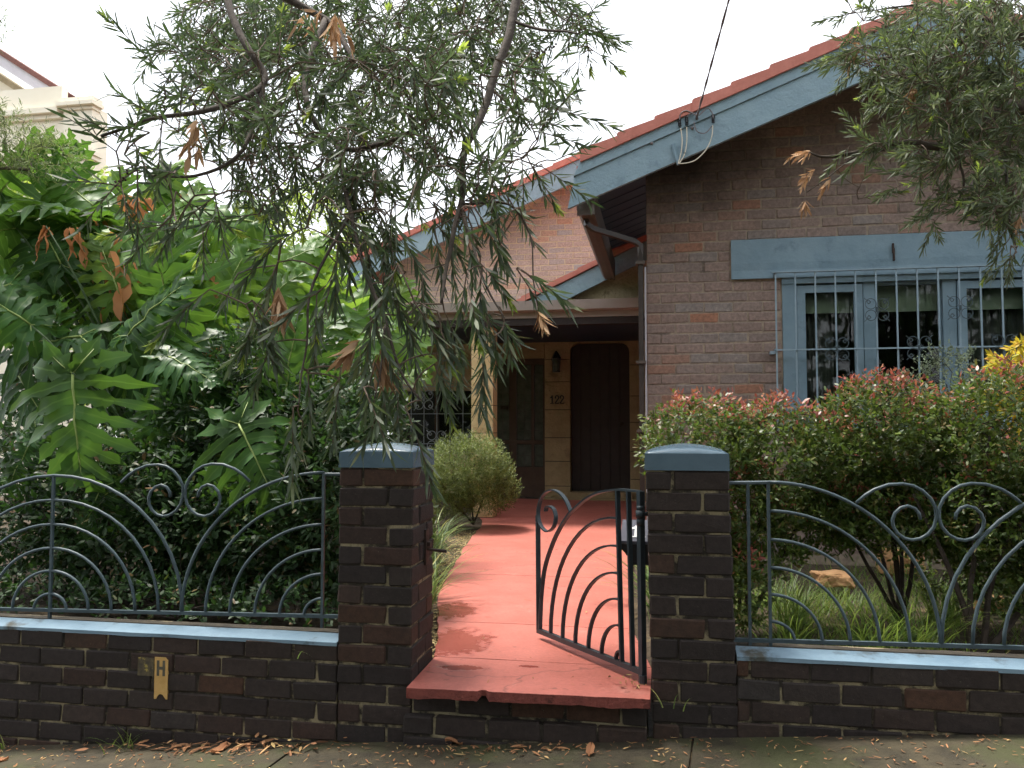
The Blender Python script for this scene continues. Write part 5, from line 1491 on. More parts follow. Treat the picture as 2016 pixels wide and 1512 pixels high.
# red tipped hedge behind the right fence
hb_ = dict(group='red tipped hedge bushes')
shrub('hedge_bush', 'hedge bush with red tips next to the right pillar below the window corner', (.42, 4.75, .36), [((.22, 4.75, 1.34), (.34, .34, .30), 900), ((.62, 4.8, 1.30), (.36, .36, .32), 1000), ((.40, 4.7, 1.0), (.34, .28, .26), 520), ((.95, 4.85, 1.25), (.25, .3, .28), 460), ((.30, 4.7, .72), (.20, .2, .25), 300), ((.42, 4.5, .60), (.13, .15, .22), 200), ((.55, 4.75, .85), (.25, .25, .25), 320), ((.8, 4.9, .88), (.3, .2, .18), 300)], [M['hedge'], M['hedgetip']], .036, .014, 6, .012, 'hedge', tips=.68, seed=46,
      stems=[[(.42, 4.75, .36), (.40, 4.74, .8), (.3, 4.75, 1.3)], [(.44, 4.75, .36), (.5, 4.76, .8), (.62, 4.8, 1.3)], [(.47, 4.76, .36), (.7, 4.8, .85), (.95, 4.85, 1.25)]], **hb_)
shrub('hedge_bush', 'middle red tipped hedge bush in front of the barred window', (1.30, 4.95, .36), [((1.22, 4.9, 1.42), (.36, .34, .34), 1100), ((1.5, 4.95, 1.28), (.36, .34, .34), 900), ((1.30, 4.85, 1.08), (.36, .28, .2), 420), ((.95, 4.8, .98), (.25, .25, .16), 300), ((1.2, 5.2, .95), (.4, .2, .22), 360), ((1.25, 4.85, .88), (.4, .25, .14), 340)], [M['hedge'], M['hedgetip']], .036, .014, 6, .014, 'hedge', tips=.66, seed=47, **hb_)
shrub('hedge_bush', 'red tipped hedge bush with dark stem at the right edge', (1.62, 4.55, .36), [((1.75, 4.6, 1.42), (.34, .34, .36), 1000), ((1.95, 4.6, 1.10), (.36, .32, .36), 800), ((1.62, 4.6, 1.02), (.3, .26, .26), 420), ((2.3, 4.7, 1.2), (.4, .3, .5), 500), ((1.72, 4.6, .72), (.28, .2, .2), 200), ((2.0, 4.6, .68), (.3, .2, .3), 260), ((1.45, 4.7, .92), (.25, .2, .16), 300), ((2.1, 5.0, .6), (.45, .3, .28), 300), ((1.75, 5.3, .62), (.35, .25, .25), 300), ((1.75, 4.75, .85), (.4, .25, .22), 360), ((2.2, 4.6, .75), (.4, .25, .3), 300)], [M['hedge'], M['hedgetip']], .036, .014, 6, .018, 'hedge', tips=.80, seed=48,
      stems=[[(1.50, 4.5, .36), (1.52, 4.5, .75), (1.66, 4.6, 1.4)], [(1.56, 4.5, .36), (1.66, 4.53, .8), (1.95, 4.6, 1.2)], [(1.52, 4.5, .40), (1.42, 4.52, .75), (1.28, 4.6, 1.1)], [(1.6, 4.5, .36), (1.9, 4.6, .7), (2.3, 4.7, 1.2)]], **hb_)
shrub('sage_shrub', 'pale grey green shrub just under the barred window', (2.05, 6.3, .38), [((2.0, 6.3, 1.75), (.30, .25, .28), 260), ((1.6, 6.3, 1.62), (.3, .25, .22), 220), ((2.3, 6.3, 1.6), (.3, .25, .3), 220), ((1.9, 6.3, 1.2), (.7, .3, .4), 400)], [M['sage']], .026, .012, 7, .01, 'shrub', seed=49)
# bright foliage at the far left
shrub('lime_vine', 'pale lime green leafy vine in front of the cream house', (-5.2, 7.4, .4), [((-5.5, 7.3, 3.15), (.75, .4, .42), 330), ((-5.9, 7.3, 3.75), (.6, .4, .35), 200), ((-4.7, 7.4, 3.3), (.5, .4, .3), 160), ((-4.9, 7.4, 2.75), (.7, .4, .40), 330), ((-4.2, 7.6, 2.45), (.7, .5, .45), 300), ((-5.4, 7.4, 2.3), (.9, .5, .6), 300), ((-5.2, 7.4, 1.3), (1.0, .5, .8), 200), ((-3.6, 7.8, 2.0), (.6, .5, .6), 260)], [M['lime']], .085, .060, 4, .02, 'vine', None, seed=50, bark=M['twig'], clump=.12)
shrub('feathery_tree', 'fine leaved tree branch at the far left edge', (-5.35, 5.2, .4), [((-4.75, 5.1, 3.55), (.42, .3, .22), 330), ((-4.35, 5.1, 3.38), (.3, .2, .16), 150), ((-5.2, 5.2, 3.6), (.5, .3, .4), 260), ((-4.9, 5.1, 4.35), (.3, .2, .14), 60), ((-5.3, 5.2, 4.5), (.35, .3, .3), 120)], [M['feather']], .045, .006, 8, .03, 'tree', None, seed=51, bark=M['bark'], clump=.11,
      stems=[[(-5.35, 5.2, .4), (-5.4, 5.2, 2.2), (-5.3, 5.2, 3.4), (-4.9, 5.15, 3.35), (-4.45, 5.1, 3.3)], [(-5.35, 5.2, 3.0), (-5.3, 5.2, 4.0), (-5.0, 5.15, 4.4)]])
# yellow green trees beyond
shrub('garden_tree', 'sunlit yellow green tree behind the left side of the house', (-6.4, 14.0, .4), [((-6.3, 14, 5.0), (1.1, .9, .9), 520), ((-5.5, 14, 4.1), (.9, .8, .8), 420), ((-7.0, 14, 4.2), (.8, .8, .8), 300), ((-5.6, 14, 3.0), (.9, .8, .8), 300), ((-6.8, 14, 2.8), (1.2, .8, .9), 300)], [M['lime']], .10, .05, 6, .05, 'tree', None, seed=52, bark=M['bark'], clump=.2)
shrub('boundary_hedge', 'tall dense dark green hedge along the left boundary behind the philodendrons', (-4.6, 6.6, .4), [((-5.2, 6.5, 1.2), (.9, .4, .9), 700), ((-4.2, 6.7, 1.2), (.9, .4, .9), 700), ((-3.3, 7.0, 1.15), (.7, .4, .8), 500), ((-4.8, 6.6, 2.1), (.9, .4, .5), 400), ((-3.8, 6.8, 1.9), (.8, .4, .45), 400)], [M['darkleaf']], .085, .036, 5, .02, 'hedge', None, seed=54)
shrub('garden_shrub', 'sunlit green shrub closing the gap left of the verandah', (-4.9, 10.6, .4), [((-4.7, 10.6, 1.3), (.8, .6, .9), 420), ((-5.6, 10.8, 1.7), (.9, .6, 1.2), 420), ((-4.5, 10.9, 2.1), (.5, .5, .5), 220), ((-6.6, 10.8, 1.8), (.9, .6, 1.2), 300)], [M['hedge']], .10, .042, 5, .02, 'shrub', None, seed=55)
shrub('ground_cover', 'low dark ground cover under the left iron fence', (-2.6, 4.15, .40), [((-1.9, 4.1, .50), (.45, .2, .14), 240), ((-2.7, 4.1, .50), (.5, .2, .14), 260), ((-3.5, 4.15, .50), (.5, .2, .14), 260), ((-4.2, 4.2, .52), (.5, .2, .16), 160), ((-3.9, 4.7, .75), (.5, .4, .35), 360), ((-3.4, 5.2, .75), (.6, .4, .35), 300)], [M['darkleaf']], .045, .018, 5, .006, 'ground cover', None, seed=56)
# unseen trees added across the street to block low front sky
global_rng = nrng; nrng = np.random.default_rng(90)
bl = []
for i in range(24):
    c = np.array([-38 + 3.3 * i, -11 + nrng.uniform(-1, 1), nrng.uniform(5.0, 6.2)]); n = 1100
    u = unit(nrng.normal(size=(n, 3))) * nrng.uniform(.4, 1, (n, 1)) ** .4 * np.array([2.4, 1.8, 6.2]); P = c + u
    D = unit(nrng.normal(size=(n, 3)) + np.array([0, 0, -.3])); bl.append(leaf_arrays(P, D, perp(D), .55 * nrng.uniform(.6, 1.2, n), .30, .15))
me = leaves_mesh('sky_block_trees', [(np.concatenate(bl), 0)], [M['darkleaf']])
tag(add('sky_block_trees', me), 'unseen belt of trees added across the street to block sky light', 'trees', kind='stuff')
# maple at the right edge
shrub('maple', 'yellow leaved maple spray at the right edge above the hedge', (2.35, 5.15, .36), [((1.98, 4.9, 1.80), (.20, .2, .13), 90), ((1.90, 4.95, 1.62), (.16, .2, .08), 50), ((2.3, 5.0, 1.75), (.3, .25, .3), 160), ((2.1, 5.0, 1.45), (.2, .2, .2), 60)], [M['maple']], .06, .017, 7, .014, 'tree', None, seed=53, bark=M['twig'], clump=.02, updir=-.1, curl=.35)

# ------------------------------------------------------------------ philodendron
def lobed_leaf(seed, L=.62, nl=7, light=False, dead=False):
    r = random.Random(seed); b = MB(); uv = []
    mats = [M['philo_dead'] if dead else M['philo_light'] if light else M['philo'], M['rib']]
    droop = .34 if not dead else .9
    def bend(x, y, z=0):
        """leaf plane to curved blade: x across, y along the rib"""
        zz = -droop * (y / L) ** 2 * L * .5 if y > 0 else -.25 * y * y / L
        zz -= (3.6 if dead else .95) * x * x / L
        zz += .10 * abs(x)
        zz += .030 * mnoise.noise((x * 9 + seed, y * 9, seed * 3.1)) * (1.8 if dead else 1) + .014 * mnoise.noise((x * 26, y * 26, seed * 1.7))
        return (x * (.42 if dead else 1), y, zz + z)
    n_all = nl
    for s in (-1, 1):
        for k in range(-2, n_all):
            t0 = k / n_all; t1 = (k + 1) / n_all
            if k < 0:      # basal lobes fan backwards from the stalk joint
                y0, y1 = 0.0, .02 * L
                ang = R(25 + 38 * (k + 3) - 30); ang = R({-2: -52, -1: -18}[k]); Ln = L * (.50 if k == -1 else .42); wb_ = .085 * L
            else:
                y0, y1 = t0 * L, t1 * L
                ang = R(8 + 58 * t0 ** 1.1 + r.uniform(-4, 4)); Ln = L * (.66 * (1 - t0) ** .62 + .10) * r.uniform(.86, 1.1); wb_ = (y1 - y0) * .5
            cx, cy = 0, (y0 + y1) / 2
            dx_, dy_ = math.cos(ang) * s, math.sin(ang); qx, qy = -dy_ * s, dx_ * s
            ns = 8; rows = []; dr0 = r.uniform(-.04, .20); tw0 = r.uniform(-.5, .5)
            for i in range(ns + 1):
                u = i / ns
                body = (1 - u) ** .38
                w_ = wb_ * (1.0 if u < .28 else (.90 + .40 * math.sin(u * 19 + r.uniform(0, 2.2)))) * body * (1.0 if u < .3 else 1.25)
                if i == ns: w_ = .003 * L
                curl_ = .02 * L * math.sin(u * 3 + k) * u - dr0 * L * u * u; tw = tw0 * u
                px, py = cx + dx_ * Ln * u, cy + dy_ * Ln * u - .06 * L * u * u
                if i == 0:
                    rows.append([(0, y0, 0), (0, cy, 0), (0, y1, 0)])
                else:
                    jl, jr = r.uniform(.65, 1.35), r.uniform(.65, 1.35)
                    wv = w_ * r.uniform(-.1, .75)
                    rows.append([(px - qx * w_ * jl, py - qy * w_ * jl, curl_ + wv * .6 + w_ * tw), (px, py, curl_), (px + qx * w_ * jr, py + qy * w_ * jr, curl_ + wv * .6 - w_ * tw)])
            base = len(b.v)
            for i, rw_ in enumerate(rows):
                for j, p in enumerate(rw_):
                    b.v.append(bend(*p)); uv.append(((j - 1) * 1.0, i / ns))
            for i in range(ns):
                for j in range(2):
                    f = (base + i * 3 + j, base + i * 3 + j + 1, base + i * 3 + 4 + j, base + i * 3 + 3 + j)
                    b.f.append(f if s > 0 else f[::-1]); b.m.append(0)
    nb_ = len(b.v)
    P = [bend(0, L * t, .004) for t in (0, .15, .3, .45, .6, .75, .9, 1.0)]
    if not dead:
        b.tube(P, .0085 * L / .6, 5, 1, .0025)
        for s in (-1, 1):
            b.tube([bend(0, 0, .004), bend(s * .10 * L, -.10 * L, .004), bend(s * .2 * L, -.22 * L, .004)], .005 * L / .6, 4, 1, .002)
    else: b.tube(P, .006, 4, 0, .003)
    while len(uv) < len(b.v): uv.append((.0, .5))
    me = b.mesh('leaf', mats, fix=False)
    ul = me.uv_layers.new(name='UVMap')
    vi = np.empty(len(me.loops), np.int32); me.loops.foreach_get('vertex_index', vi)
    ul.data.foreach_set('uv', np.array(uv, np.float32)[vi].ravel())
    sm = [True] * len(me.polygons); me.polygons.foreach_set('use_smooth', sm)
    return me
def dead_leaf(seed, L=.42):
    """withered leaf: a few crumpled strips hanging from the stalk"""
    r = random.Random(seed); b = MB(); uv = []
    for k in range(r.randint(3, 6)):
        x = r.uniform(-.05, .05); z = r.uniform(-.02, .02); out = r.uniform(-.10, .10); ln_ = L * r.uniform(.45, 1.0); w0 = L * r.uniform(.05, .11); tw = r.uniform(-2.5, 2.5); ph = r.uniform(0, 6); n = 12; k0 = len(b.v)
        for i in range(n + 1):
            u = i / n
            w_ = w0 * (.35 + .65 * math.sin(PI * min(1, u * 1.05 + .08)) ** .7) * r.uniform(.75, 1.25)
            if i == n: w_ = .004
            cx = x + out * math.sin(u * 1.6) + .02 * math.sin(u * 9 + ph); cz = z + .025 * math.sin(u * 7 + ph * 2); a = tw * u + ph
            for j in (-1, 0, 1):
                fold = .35 * w_ * abs(j)
                b.v.append((cx + math.cos(a) * w_ * j - math.sin(a) * fold, ln_ * u, cz + math.sin(a) * w_ * j + math.cos(a) * fold)); uv.append((j, u))
        for i in range(n):
            for j in range(2): b.f.append((k0 + i * 3 + j, k0 + i * 3 + j + 1, k0 + i * 3 + 4 + j, k0 + i * 3 + 3 + j)); b.m.append(0)
    me = b.mesh('dead_leaf', [M['philo_dead']], fix=False)
    me.polygons.foreach_set('use_smooth', [True] * len(me.polygons))
    return me
LF = [lobed_leaf(s) for s in (1, 2, 3, 4, 11, 12)]; LFL = [lobed_leaf(s, light=True) for s in (5, 6, 7, 13, 14)]; LFD = [dead_leaf(s) for s in (8, 9, 10, 15, 16)]
def frame(mid, nrm):
    m_ = Vector(mid).normalized(); n_ = Vector(nrm); n_ = (n_ - m_ * n_.dot(m_)).normalized(); x_ = m_.cross(n_)
    return Matrix((x_, m_, n_)).transposed()
prng = random.Random(77)
def philo(name, label, base, leaves, seed):
    t = empty(name, base, label, 'philodendron', 'philodendron clumps')
    for (px, py, Y, k, mid, nrm, kind) in leaves:
        p = Vector(atY(px, py, Y))
        me = prng.choice(LF if kind == 'd' else LFL if kind == 'l' else LFD)
        md = Vector(img_dir(*mid)); nr = Vector(img_dir(*nrm))
        o = bpy.data.objects.new('leaf' if kind != 'x' else 'dead_leaf', me); COL.objects.link(o); o.parent = t
        o.matrix_local = Matrix.Translation(p - Vector(base)) @ frame(md, nr).to_4x4() @ Matrix.Scale(k / .62 if kind != 'x' else k / .42, 4)
        if kind == 'x': o['label'] = 'withered orange brown leaf'; 
        # stalk down to the base
        b = MB(); bs = Vector(base) + Vector((prng.uniform(-.2, .2), prng.uniform(-.15, .15), prng.uniform(.0, .5)))
        c = bs.lerp(p, .6) + Vector((0, .05, .30)); pts = []
        for i in range(9):
            u = i / 8; pts.append(bs * (1 - u) ** 2 + c * 2 * u * (1 - u) + p * u * u)
        b.tube(pts, .013, 6, r1=.006); b.build('stalk', M['stalk'], t, smooth=True, fix=False)
    return t
# picture position of the stalk joint, distance, size, rib direction, facing, kind
hero = [(142, 735, 4.12, .60, (.16, -1, -.25), (.1, .35, -1), 'd'), (470, 835, 4.2, .48, (.5, -.8, -.3), (.1, .6, -.9), 'd'), (60, 640, 4.7, .52, (-.6, .5, -.2), (.2, .6, -.8), 'd'), (250, 660, 4.75, .5, (.55, .6, -.1), (-.3, .5, -.8), 'd'),
        (20, 560, 4.9, .5, (-.7, -.4, -.2), (.2, .7, -.7), 'd'), (330, 700, 4.6, .36, (.8, -.3, -.3), (0, .8, -.6), 'd'), (70, 860, 4.4, .36, (-.5, -.9, -.2), (0, .4, -.9), 'd'), (400, 760, 4.7, .36, (-.3, -.9, -.3), (0, .6, -.8), 'd'), (520, 770, 4.9, .40, (.6, -.6, -.2), (0, .7, -.7), 'd'),
        (300, 800, 4.6, .34, (.3, -.9, -.2), (.2, .5, -.9), 'd'), (200, 960, 4.25, .30, (-.4, -.9, -.1), (.1, .5, -.9), 'd'), (430, 930, 4.25, .24, (.4, -.9, -.1), (.1, .5, -.9), 'd')]
upper = [(40, 430, 5.2, .62, (.85, .15, .1), (0, .85, .35), 'd'), (30, 445, 5.1, .55, (-.7, -.35, -.2), (0, .8, .4), 'd'), (240, 480, 5.3, .55, (.6, .35, .1), (0, .8, -.5), 'l'), (180, 440, 5.4, .55, (-.6, .3, .1), (0, .85, .3), 'd'), (330, 470, 5.6, .5, (.3, .8, .2), (0, .5, -.8), 'l'),
         (300, 600, 5.2, .50, (.25, .95, .1), (.1, .3, -1), 'l'), (430, 610, 5.3, .50, (.35, .9, 0), (-.1, .3, -1), 'l'), (240, 590, 5.1, .46, (-.3, .85, -.1), (.2, .3, -1), 'l'), (500, 620, 5.5, .48, (.6, .7, .1), (-.2, .4, -.9), 'l'), (380, 560, 5.6, .45, (-.1, 1, .1), (0, .3, -1), 'l'),
         (120, 520, 5.2, .5, (-.4, .7, .1), (.2, .5, -.8), 'd'), (200, 545, 5.4, .5, (.3, .6, .2), (0, .6, -.8), 'd'), (90, 410, 5.6, .55, (.2, .7, .2), (0, .7, .5), 'd'), (440, 500, 5.9, .5, (.4, .8, .2), (0, .5, -.8), 'l'), (340, 420, 6.0, .5, (-.3, .8, .2), (0, .5, -.8), 'l'), (520, 540, 6.0, .5, (.7, .5, .1), (0, .6, -.8), 'l'),
         (0, 380, 5.4, .55, (.3, .6, .2), (0, .8, .4), 'd'), (270, 395, 5.9, .45, (.5, .6, 0), (0, .6, -.6), 'l'),
         (225, 460, 5.2, .42, (-.2, -.9, -.2), (.2, .3, -1), 'x'), (212, 500, 5.1, .52, (.05, -1, -.1), (-.3, .2, -1), 'x'), (245, 520, 5.15, .42, (.15, -1, 0), (.4, .2, -1), 'x'), (140, 450, 5.0, .30, (.1, -1, -.1), (.3, .2, -1), 'x'), (90, 445, 4.9, .26, (-.2, -1, -.1), (0, .2, -1), 'x'), (245, 385, 5.6, .36, (.3, -.8, 0), (.2, .4, -1), 'x'), (270, 390, 5.6, .34, (.4, -.6, -.2), (0, .6, -.8), 'x'), (360, 385, 5.9, .30, (.3, -.8, -.2), (0, .5, -.9), 'x'), (175, 420, 5.4, .32, (.7, -.6, -.1), (0, .7, -.7), 'x'), (390, 400, 5.9, .30, (.5, -.7, -.2), (0, .5, -.9), 'x')]
mid_ = [(560, 700, 5.6, .45, (.5, .6, .1), (0, .5, -.8), 'l'), (660, 720, 6.0, .5, (.6, .5, .1), (-.2, .5, -.8), 'l'), (610, 640, 6.2, .5, (.3, .8, .1), (0, .4, -.9), 'l'), (720, 760, 6.2, .45, (.6, .2, -.1), (0, .7, -.6), 'l'), (480, 690, 5.4, .42, (-.4, .6, -.1), (.1, .6, -.8), 'l'), (690, 660, 6.4, .5, (.2, .9, .2), (0, .4, -.9), 'l'),
        (640, 790, 5.8, .42, (.5, -.5, -.3), (0, .7, -.7), 'l'), (560, 800, 5.4, .38, (.6, -.5, -.3), (0, .7, -.7), 'd'), (740, 700, 6.6, .45, (.7, .4, .1), (0, .6, -.8), 'l'), (580, 560, 6.3, .45, (.3, .8, .1), (0, .5, -.9), 'l'), (770, 640, 6.8, .42, (.2, .8, .1), (0, .5, -.9), 'l'),
        (425, 685, 5.0, .30, (-.3, -.9, -.2), (.2, .4, -1), 'x'), (400, 680, 5.0, .22, (.3, -.9, -.2), (-.2, .4, -1), 'x'), (410, 530, 5.5, .30, (.1, -1, -.2), (-.2, .4, -1), 'x'), (440, 520, 5.6, .26, (-.1, -1, -.2), (.2, .4, -1), 'x'), (345, 720, 4.7, .16, (.1, -1, -.2), (.2, .4, -1), 'x')]
def extra(x0, x1, y0, y1, Y0, Y1, n, kinds, k0=.38, k1=.52, seed=5):
    r = random.Random(seed); out = []
    for _ in range(n):
        x, y = r.uniform(x0, x1), r.uniform(y0, y1)
        out.append((x, y, r.uniform(Y0, Y1), r.uniform(k0, k1), (r.uniform(-.9, .9), r.uniform(-.7, .8), r.uniform(-.4, .2)), (r.uniform(-.3, .3), r.uniform(.4, .9), -.8), r.choice(kinds)))
    return out
hero += extra(0, 420, 600, 760, 4.8, 5.2, 9, 'd', .48, .62, seed=6) + extra(220, 640, 660, 830, 4.6, 5.1, 7, 'dl', .42, .55, seed=17)
upper += extra(0, 520, 400, 640, 5.5, 6.2, 24, 'dlll', .5, .7, seed=7) + extra(0, 200, 480, 640, 5.3, 5.8, 6, 'd', .5, .66, seed=9)
mid_ += extra(480, 780, 560, 790, 6.2, 7.0, 16, 'l', .46, .62, seed=8)
philo('philodendron', 'low philodendron clump with dark deeply cut leaves drooping over the left fence', (-2.95, 4.75, .42), hero, 1)
philo('philodendron', 'tall philodendron clump at far left with upright leaves and withered orange ones', (-3.4, 5.5, .42), upper, 2)
philo('philodendron', 'bright green philodendron clump between the tall clump and the porch', (-2.8, 6.1, .42), mid_, 3)

# ------------------------------------------------------------------ strappy plants, grass, litter, rocks
def blades(base, n, L, W, spread, seed, segs=6, droop=1.2):
    r = np.random.default_rng(seed); b = MB()
    for _ in range(n):
        a = r.uniform(0, 2 * PI); lean = r.uniform(.1, spread); l_ = L * r.uniform(.6, 1.15); w_ = W * r.uniform(.7, 1.2)
        p = np.array([base[0] + r.normal() * .05, base[1] + r.normal() * .05, base[2]]); d = unit(np.array([math.cos(a) * lean, math.sin(a) * lean, 1.0]))
        s = unit(np.cross(d, [0, 0, 1]) + 1e-6); k0 = len(b.v)
        for i in range(segs + 1):
            t = i / segs; ww = w_ * (1 - t) ** .6 * .5 + .0004
            b.v.append(tuple(p - s * ww)); b.v.append(tuple(p + s * ww))
            d = unit(d + np.array([math.cos(a) * .12, math.sin(a) * .12, -droop / segs * (t + .2)])); p = p + d * l_ / segs
        for i in range(segs): b.f.append((k0 + 2 * i, k0 + 2 * i + 1, k0 + 2 * i + 3, k0 + 2 * i + 2)); b.m.append(0)
    return b
for (x, y, lab, n, L_) in ((-1.56, 5.15, 'strappy tuft nearest the left pillar beside the red path', 90, .42), (-1.76, 5.85, 'second strappy tuft along the left edge of the red path', 80, .45), (-1.92, 6.6, 'third strappy tuft along the path, before the rosemary bush', 70, .42), (-2.08, 7.4, 'strappy tuft right in front of the rosemary bush', 60, .38),
                       (-.02, 5.3, 'strappy tuft behind the gate hinge on the right of the path', 70, .45), (-.06, 6.2, 'farther strappy tuft beside the house corner right of the path', 60, .45)):
    t = empty('strappy_plant', (x, y, gz(x, y)), lab, 'grass tuft', 'strappy tufts along the path')
    b = blades((x, y, gz(x, y) - .01), int(n * 1.4), L_ * 1.25, .011, 1.0, int(abs(x * 1000) + y * 10)); b.build('blades', M['strap'], t, fix=False)
for (x, y, lab) in ((1.25, 4.45, 'tall arching grass clump between the scrolls of the right fence'), (1.6, 5.2, 'arching grass clump beside the dark hedge stem'), (.62, 4.4, 'arching grass clump beside the right fence post'), (1.02, 4.35, 'dark arching grass clump close behind the right fence'), (.72, 5.0, 'pale arching grass clump under the hedge behind the right fence')):
    t = empty('grass_clump', (x, y, gz(x, y)), lab, 'grass tuft', 'grass clumps in the right garden'); bb = blades((x, y, gz(x, y) - .01), 110, .42, .006, .6, int(x * 100)); bb.build('blades', M['grass'], t, fix=False)
b = MB(); r = np.random.default_rng(8)
for (cx, cy, rx, ry, n, L_) in ((1.05, 5.3, .6, .6, 900, .20), (1.5, 6.2, .8, .6, 500, .22), (1.0, 4.5, .7, .3, 380, .22), (.6, 5.6, .4, .4, 260, .28), (2.0, 5.2, .6, .6, 420, .2)):
    for _ in range(n):
        x, y = cx + r.normal() * rx * .5, cy + r.normal() * ry * .5
        if y < 3.95 or y > 6.9: continue
        a = r.uniform(0, 6.28); l_ = L_ * r.uniform(.5, 1.2); p = np.array([x, y, gz(x, y) - .01]); d = unit(np.array([math.cos(a) * .4, math.sin(a) * .4, 1])); s = np.array([-math.sin(a), math.cos(a), 0]) * .0032; k0 = len(b.v)
        for i in range(4):
            t_ = i / 3; b.v.append(tuple(p - s * (1 - t_))); b.v.append(tuple(p + s * (1 - t_))); d = unit(d + np.array([math.cos(a) * .25, math.sin(a) * .25, -.25 * t_])); p = p + d * l_ / 3
        for i in range(3): b.f.append((k0 + 2 * i, k0 + 2 * i + 1, k0 + 2 * i + 3, k0 + 2 * i + 2)); b.m.append(0)
tag(b.build('grass', M['grass'], None, fix=False), 'uneven green grass growing under the hedge behind the right fence', 'grass', kind='stuff')

def rock(name, label, c, r_, sq, seed):
    bm = bmesh.new(); bmesh.ops.create_icosphere(bm, subdivisions=3, radius=1)
    for v in bm.verts:
        p = v.co.copy(); q_ = 1 + .35 * mnoise.noise(p * 1.3 + Vector((seed, 0, 0))) + .12 * mnoise.noise(p * 4 + Vector((0, seed, 0)))
        p = Vector((math.copysign(abs(p.x) ** .7, p.x), math.copysign(abs(p.y) ** .7, p.y), math.copysign(abs(p.z) ** .55, p.z)))
        v.co = Vector((p.x * sq[0], p.y * sq[1], p.z * sq[2])) * r_ * q_
    me = bpy.data.meshes.new(name); bm.to_mesh(me); bm.free(); me.materials.append(M['rock'])
    o = add(name, me, None, c); return tag(o, label, 'rock', 'sandstone rocks in the right garden')
rock('rock', 'flat orange sandstone rock in the grass behind the right fence', (1.13, 5.95, .42), .125, (1.0, .8, .42), 3)
rock('rock', 'rounded sandstone rock farther back below the hedge', (1.76, 6.75, .43), .16, (1.0, .8, .62), 9)
rock('rock', 'small sandstone rock at right, between the hedge stems', (1.95, 5.5, .38), .09, (1.1, .8, .5), 15)

def litter(n, fn, L, W, seed, curl=.3):
    global nrng
    nrng = np.random.default_rng(seed); P = np.array([fn(nrng) for _ in range(n)]); a = nrng.uniform(0, 6.28, n)
    D = unit(np.stack([np.cos(a), np.sin(a), nrng.normal(size=n) * .10], 1)); N = perp(D, np.tile([0, 0, 1.0], (n, 1)) + nrng.normal(size=(n, 3)) * .25)
    return leaf_arrays(P, D, N, L * nrng.uniform(.4, 1.2, n), W * nrng.uniform(.5, 1.3, n), nrng.uniform(-.1, curl, n))
def on_pave(r):
    x = r.uniform(-3.6, 1.8); y = 3.59 - abs(r.normal()) * .22; return (x, y, pave_z(x) + .006)
def on_pile(r):
    x = -1.95 + r.normal() * .26; y = 3.575 - abs(r.normal()) * .045; return (x, y, pave_z(x) + .008 + abs(r.normal()) * .012)
def on_pile2(r):
    x = -.75 + r.normal() * .22; y = 3.52 - abs(r.normal()) * .05; return (x, y, pave_z(x) + .008)
me = leaves_mesh('fallen_leaves', [(litter(900, on_pave, .035, .0055, 61), 0), (litter(110, on_pile, .075, .014, 62), 0), (litter(45, on_pile2, .05, .010, 63), 0)], [M['litter']])
tag(add('fallen_leaves', me), 'narrow fallen leaves scattered on the pavement and heaped against the left wall', 'fallen leaves', kind='stuff')
def on_path(r):
    y = 3.6 + r.uniform(0, 1) ** 1.5 * 4; x = li(LE, y) + (li(RE, y) - li(LE, y)) * r.uniform(0, 1); return (x, y, path_z(y) + .006)
def by_path(r):
    y = 4.0 + r.uniform(0, 4.6); x = li(LE, y) - abs(r.normal()) * .14 + .015; return (x, y, max(gz(x, y), path_z(y) - .02) + .008)
def at_hinge(r):
    x = -.13 + r.normal() * .05; y = 3.70 + r.normal() * .05; return (x, y, .33 + abs(r.normal()) * .01)
me = leaves_mesh('path_leaves', [(litter(70, on_path, .04, .006, 64), 0), (litter(3200, by_path, .032, .007, 65), 1), (litter(26, at_hinge, .04, .008, 66), 0)], [M['litter'], M['straw']])
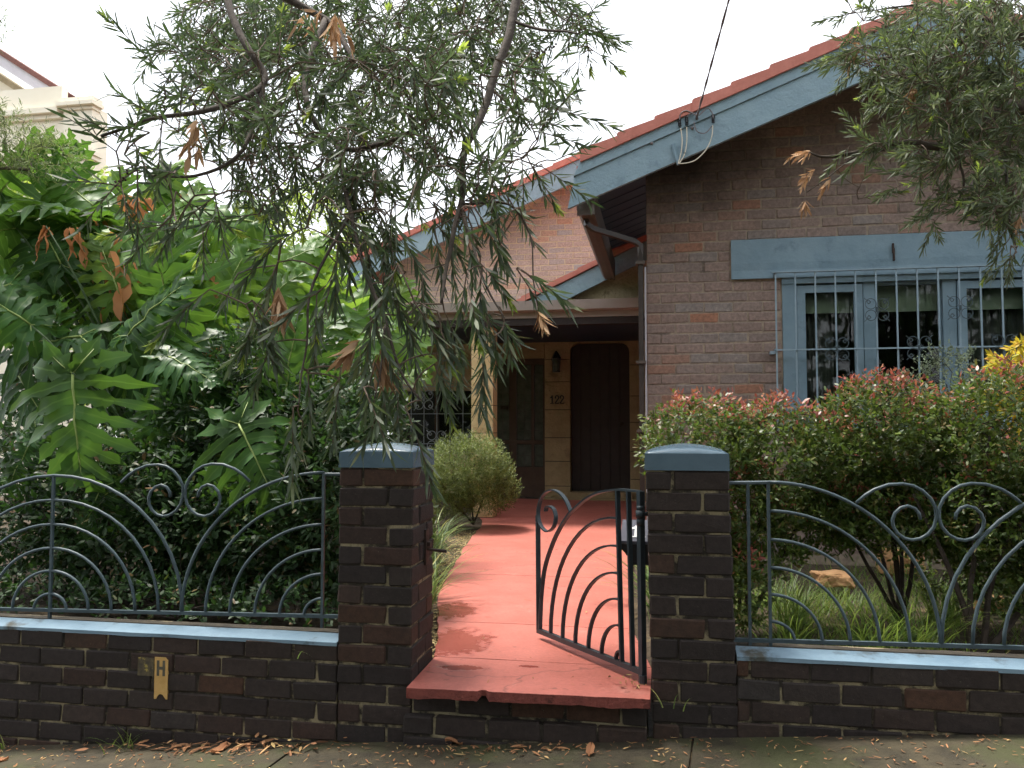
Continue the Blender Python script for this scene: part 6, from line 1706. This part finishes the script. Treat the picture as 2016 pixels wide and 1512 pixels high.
tag(add('path_leaves', me), 'dry leaf mulch along the path edge with stray leaves on the red paint', 'fallen leaves', kind='stuff')
# a few larger single leaves on the pavement
def big_leaf(x, y, L_, rot, lab, seed):
    b = MB(); r = random.Random(seed); n = 8
    for i in range(n + 1):
        t_ = i / n; w_ = L_ * .26 * math.sin(PI * min(1, t_ * .92 + .06)) ** .8
        zc = .012 * math.sin(t_ * 4 + seed) + .006
        for j in (-1, 0, 1):
            b.v.append((L_ * (t_ - .5), w_ * j * r.uniform(.85, 1.1), zc + .012 * abs(j)))
    for i in range(n):
        for j in range(2): b.f.append((i * 3 + j, i * 3 + j + 1, i * 3 + 4 + j, i * 3 + 3 + j)); b.m.append(0)
    o = add('fallen_leaf', b.mesh('fallen_leaf', M['litter'], fix=False), None, (x, y, pave_z(x) + .004), (0, -math.atan(.077) * math.cos(rot), rot))
    tag(o, lab, 'leaf', 'large fallen leaves')
big_leaf(-.90, 3.545, .075, .3, 'reddish brown curled leaf at the foot of the gateway riser', 1)
big_leaf(-3.02, 3.40, .07, .5, 'orange leaf lying on the pavement near the left edge', 2)
big_leaf(-1.98, 3.50, .09, 1.2, 'broad brown leaf on top of the leaf heap by the left wall', 3)
big_leaf(-.30, 3.44, .07, 1.5, 'pointed tan leaf on the pavement below the gate', 4)

# weeds at the wall
def weed(name, lab, base, n, L_, seed, mat='grass'):
    t = empty(name, base, lab, 'weed', 'weeds along the wall'); b = blades(base, n, L_, .006, .8, seed, 5, .9); b.build('blades', M[mat], t, fix=False)
weed('grass_weed', 'tuft of green grass growing at the foot of the left wall', (-2.50, 3.575, pave_z(-2.5)), 26, .13, 71)
weed('grass_weed', 'thin weed at the far left foot of the wall', (-3.17, 3.585, pave_z(-3.17)), 10, .11, 72)
weed('grass_weed', 'dry grass wisp sprouting from the right pillar base', (.02, 3.592, .285), 9, .09, 73, 'strap')
weed('grass_weed', 'dry grass wisp growing from the left wall below the coping', (-1.60, 3.592, .395), 7, .08, 74, 'strap')
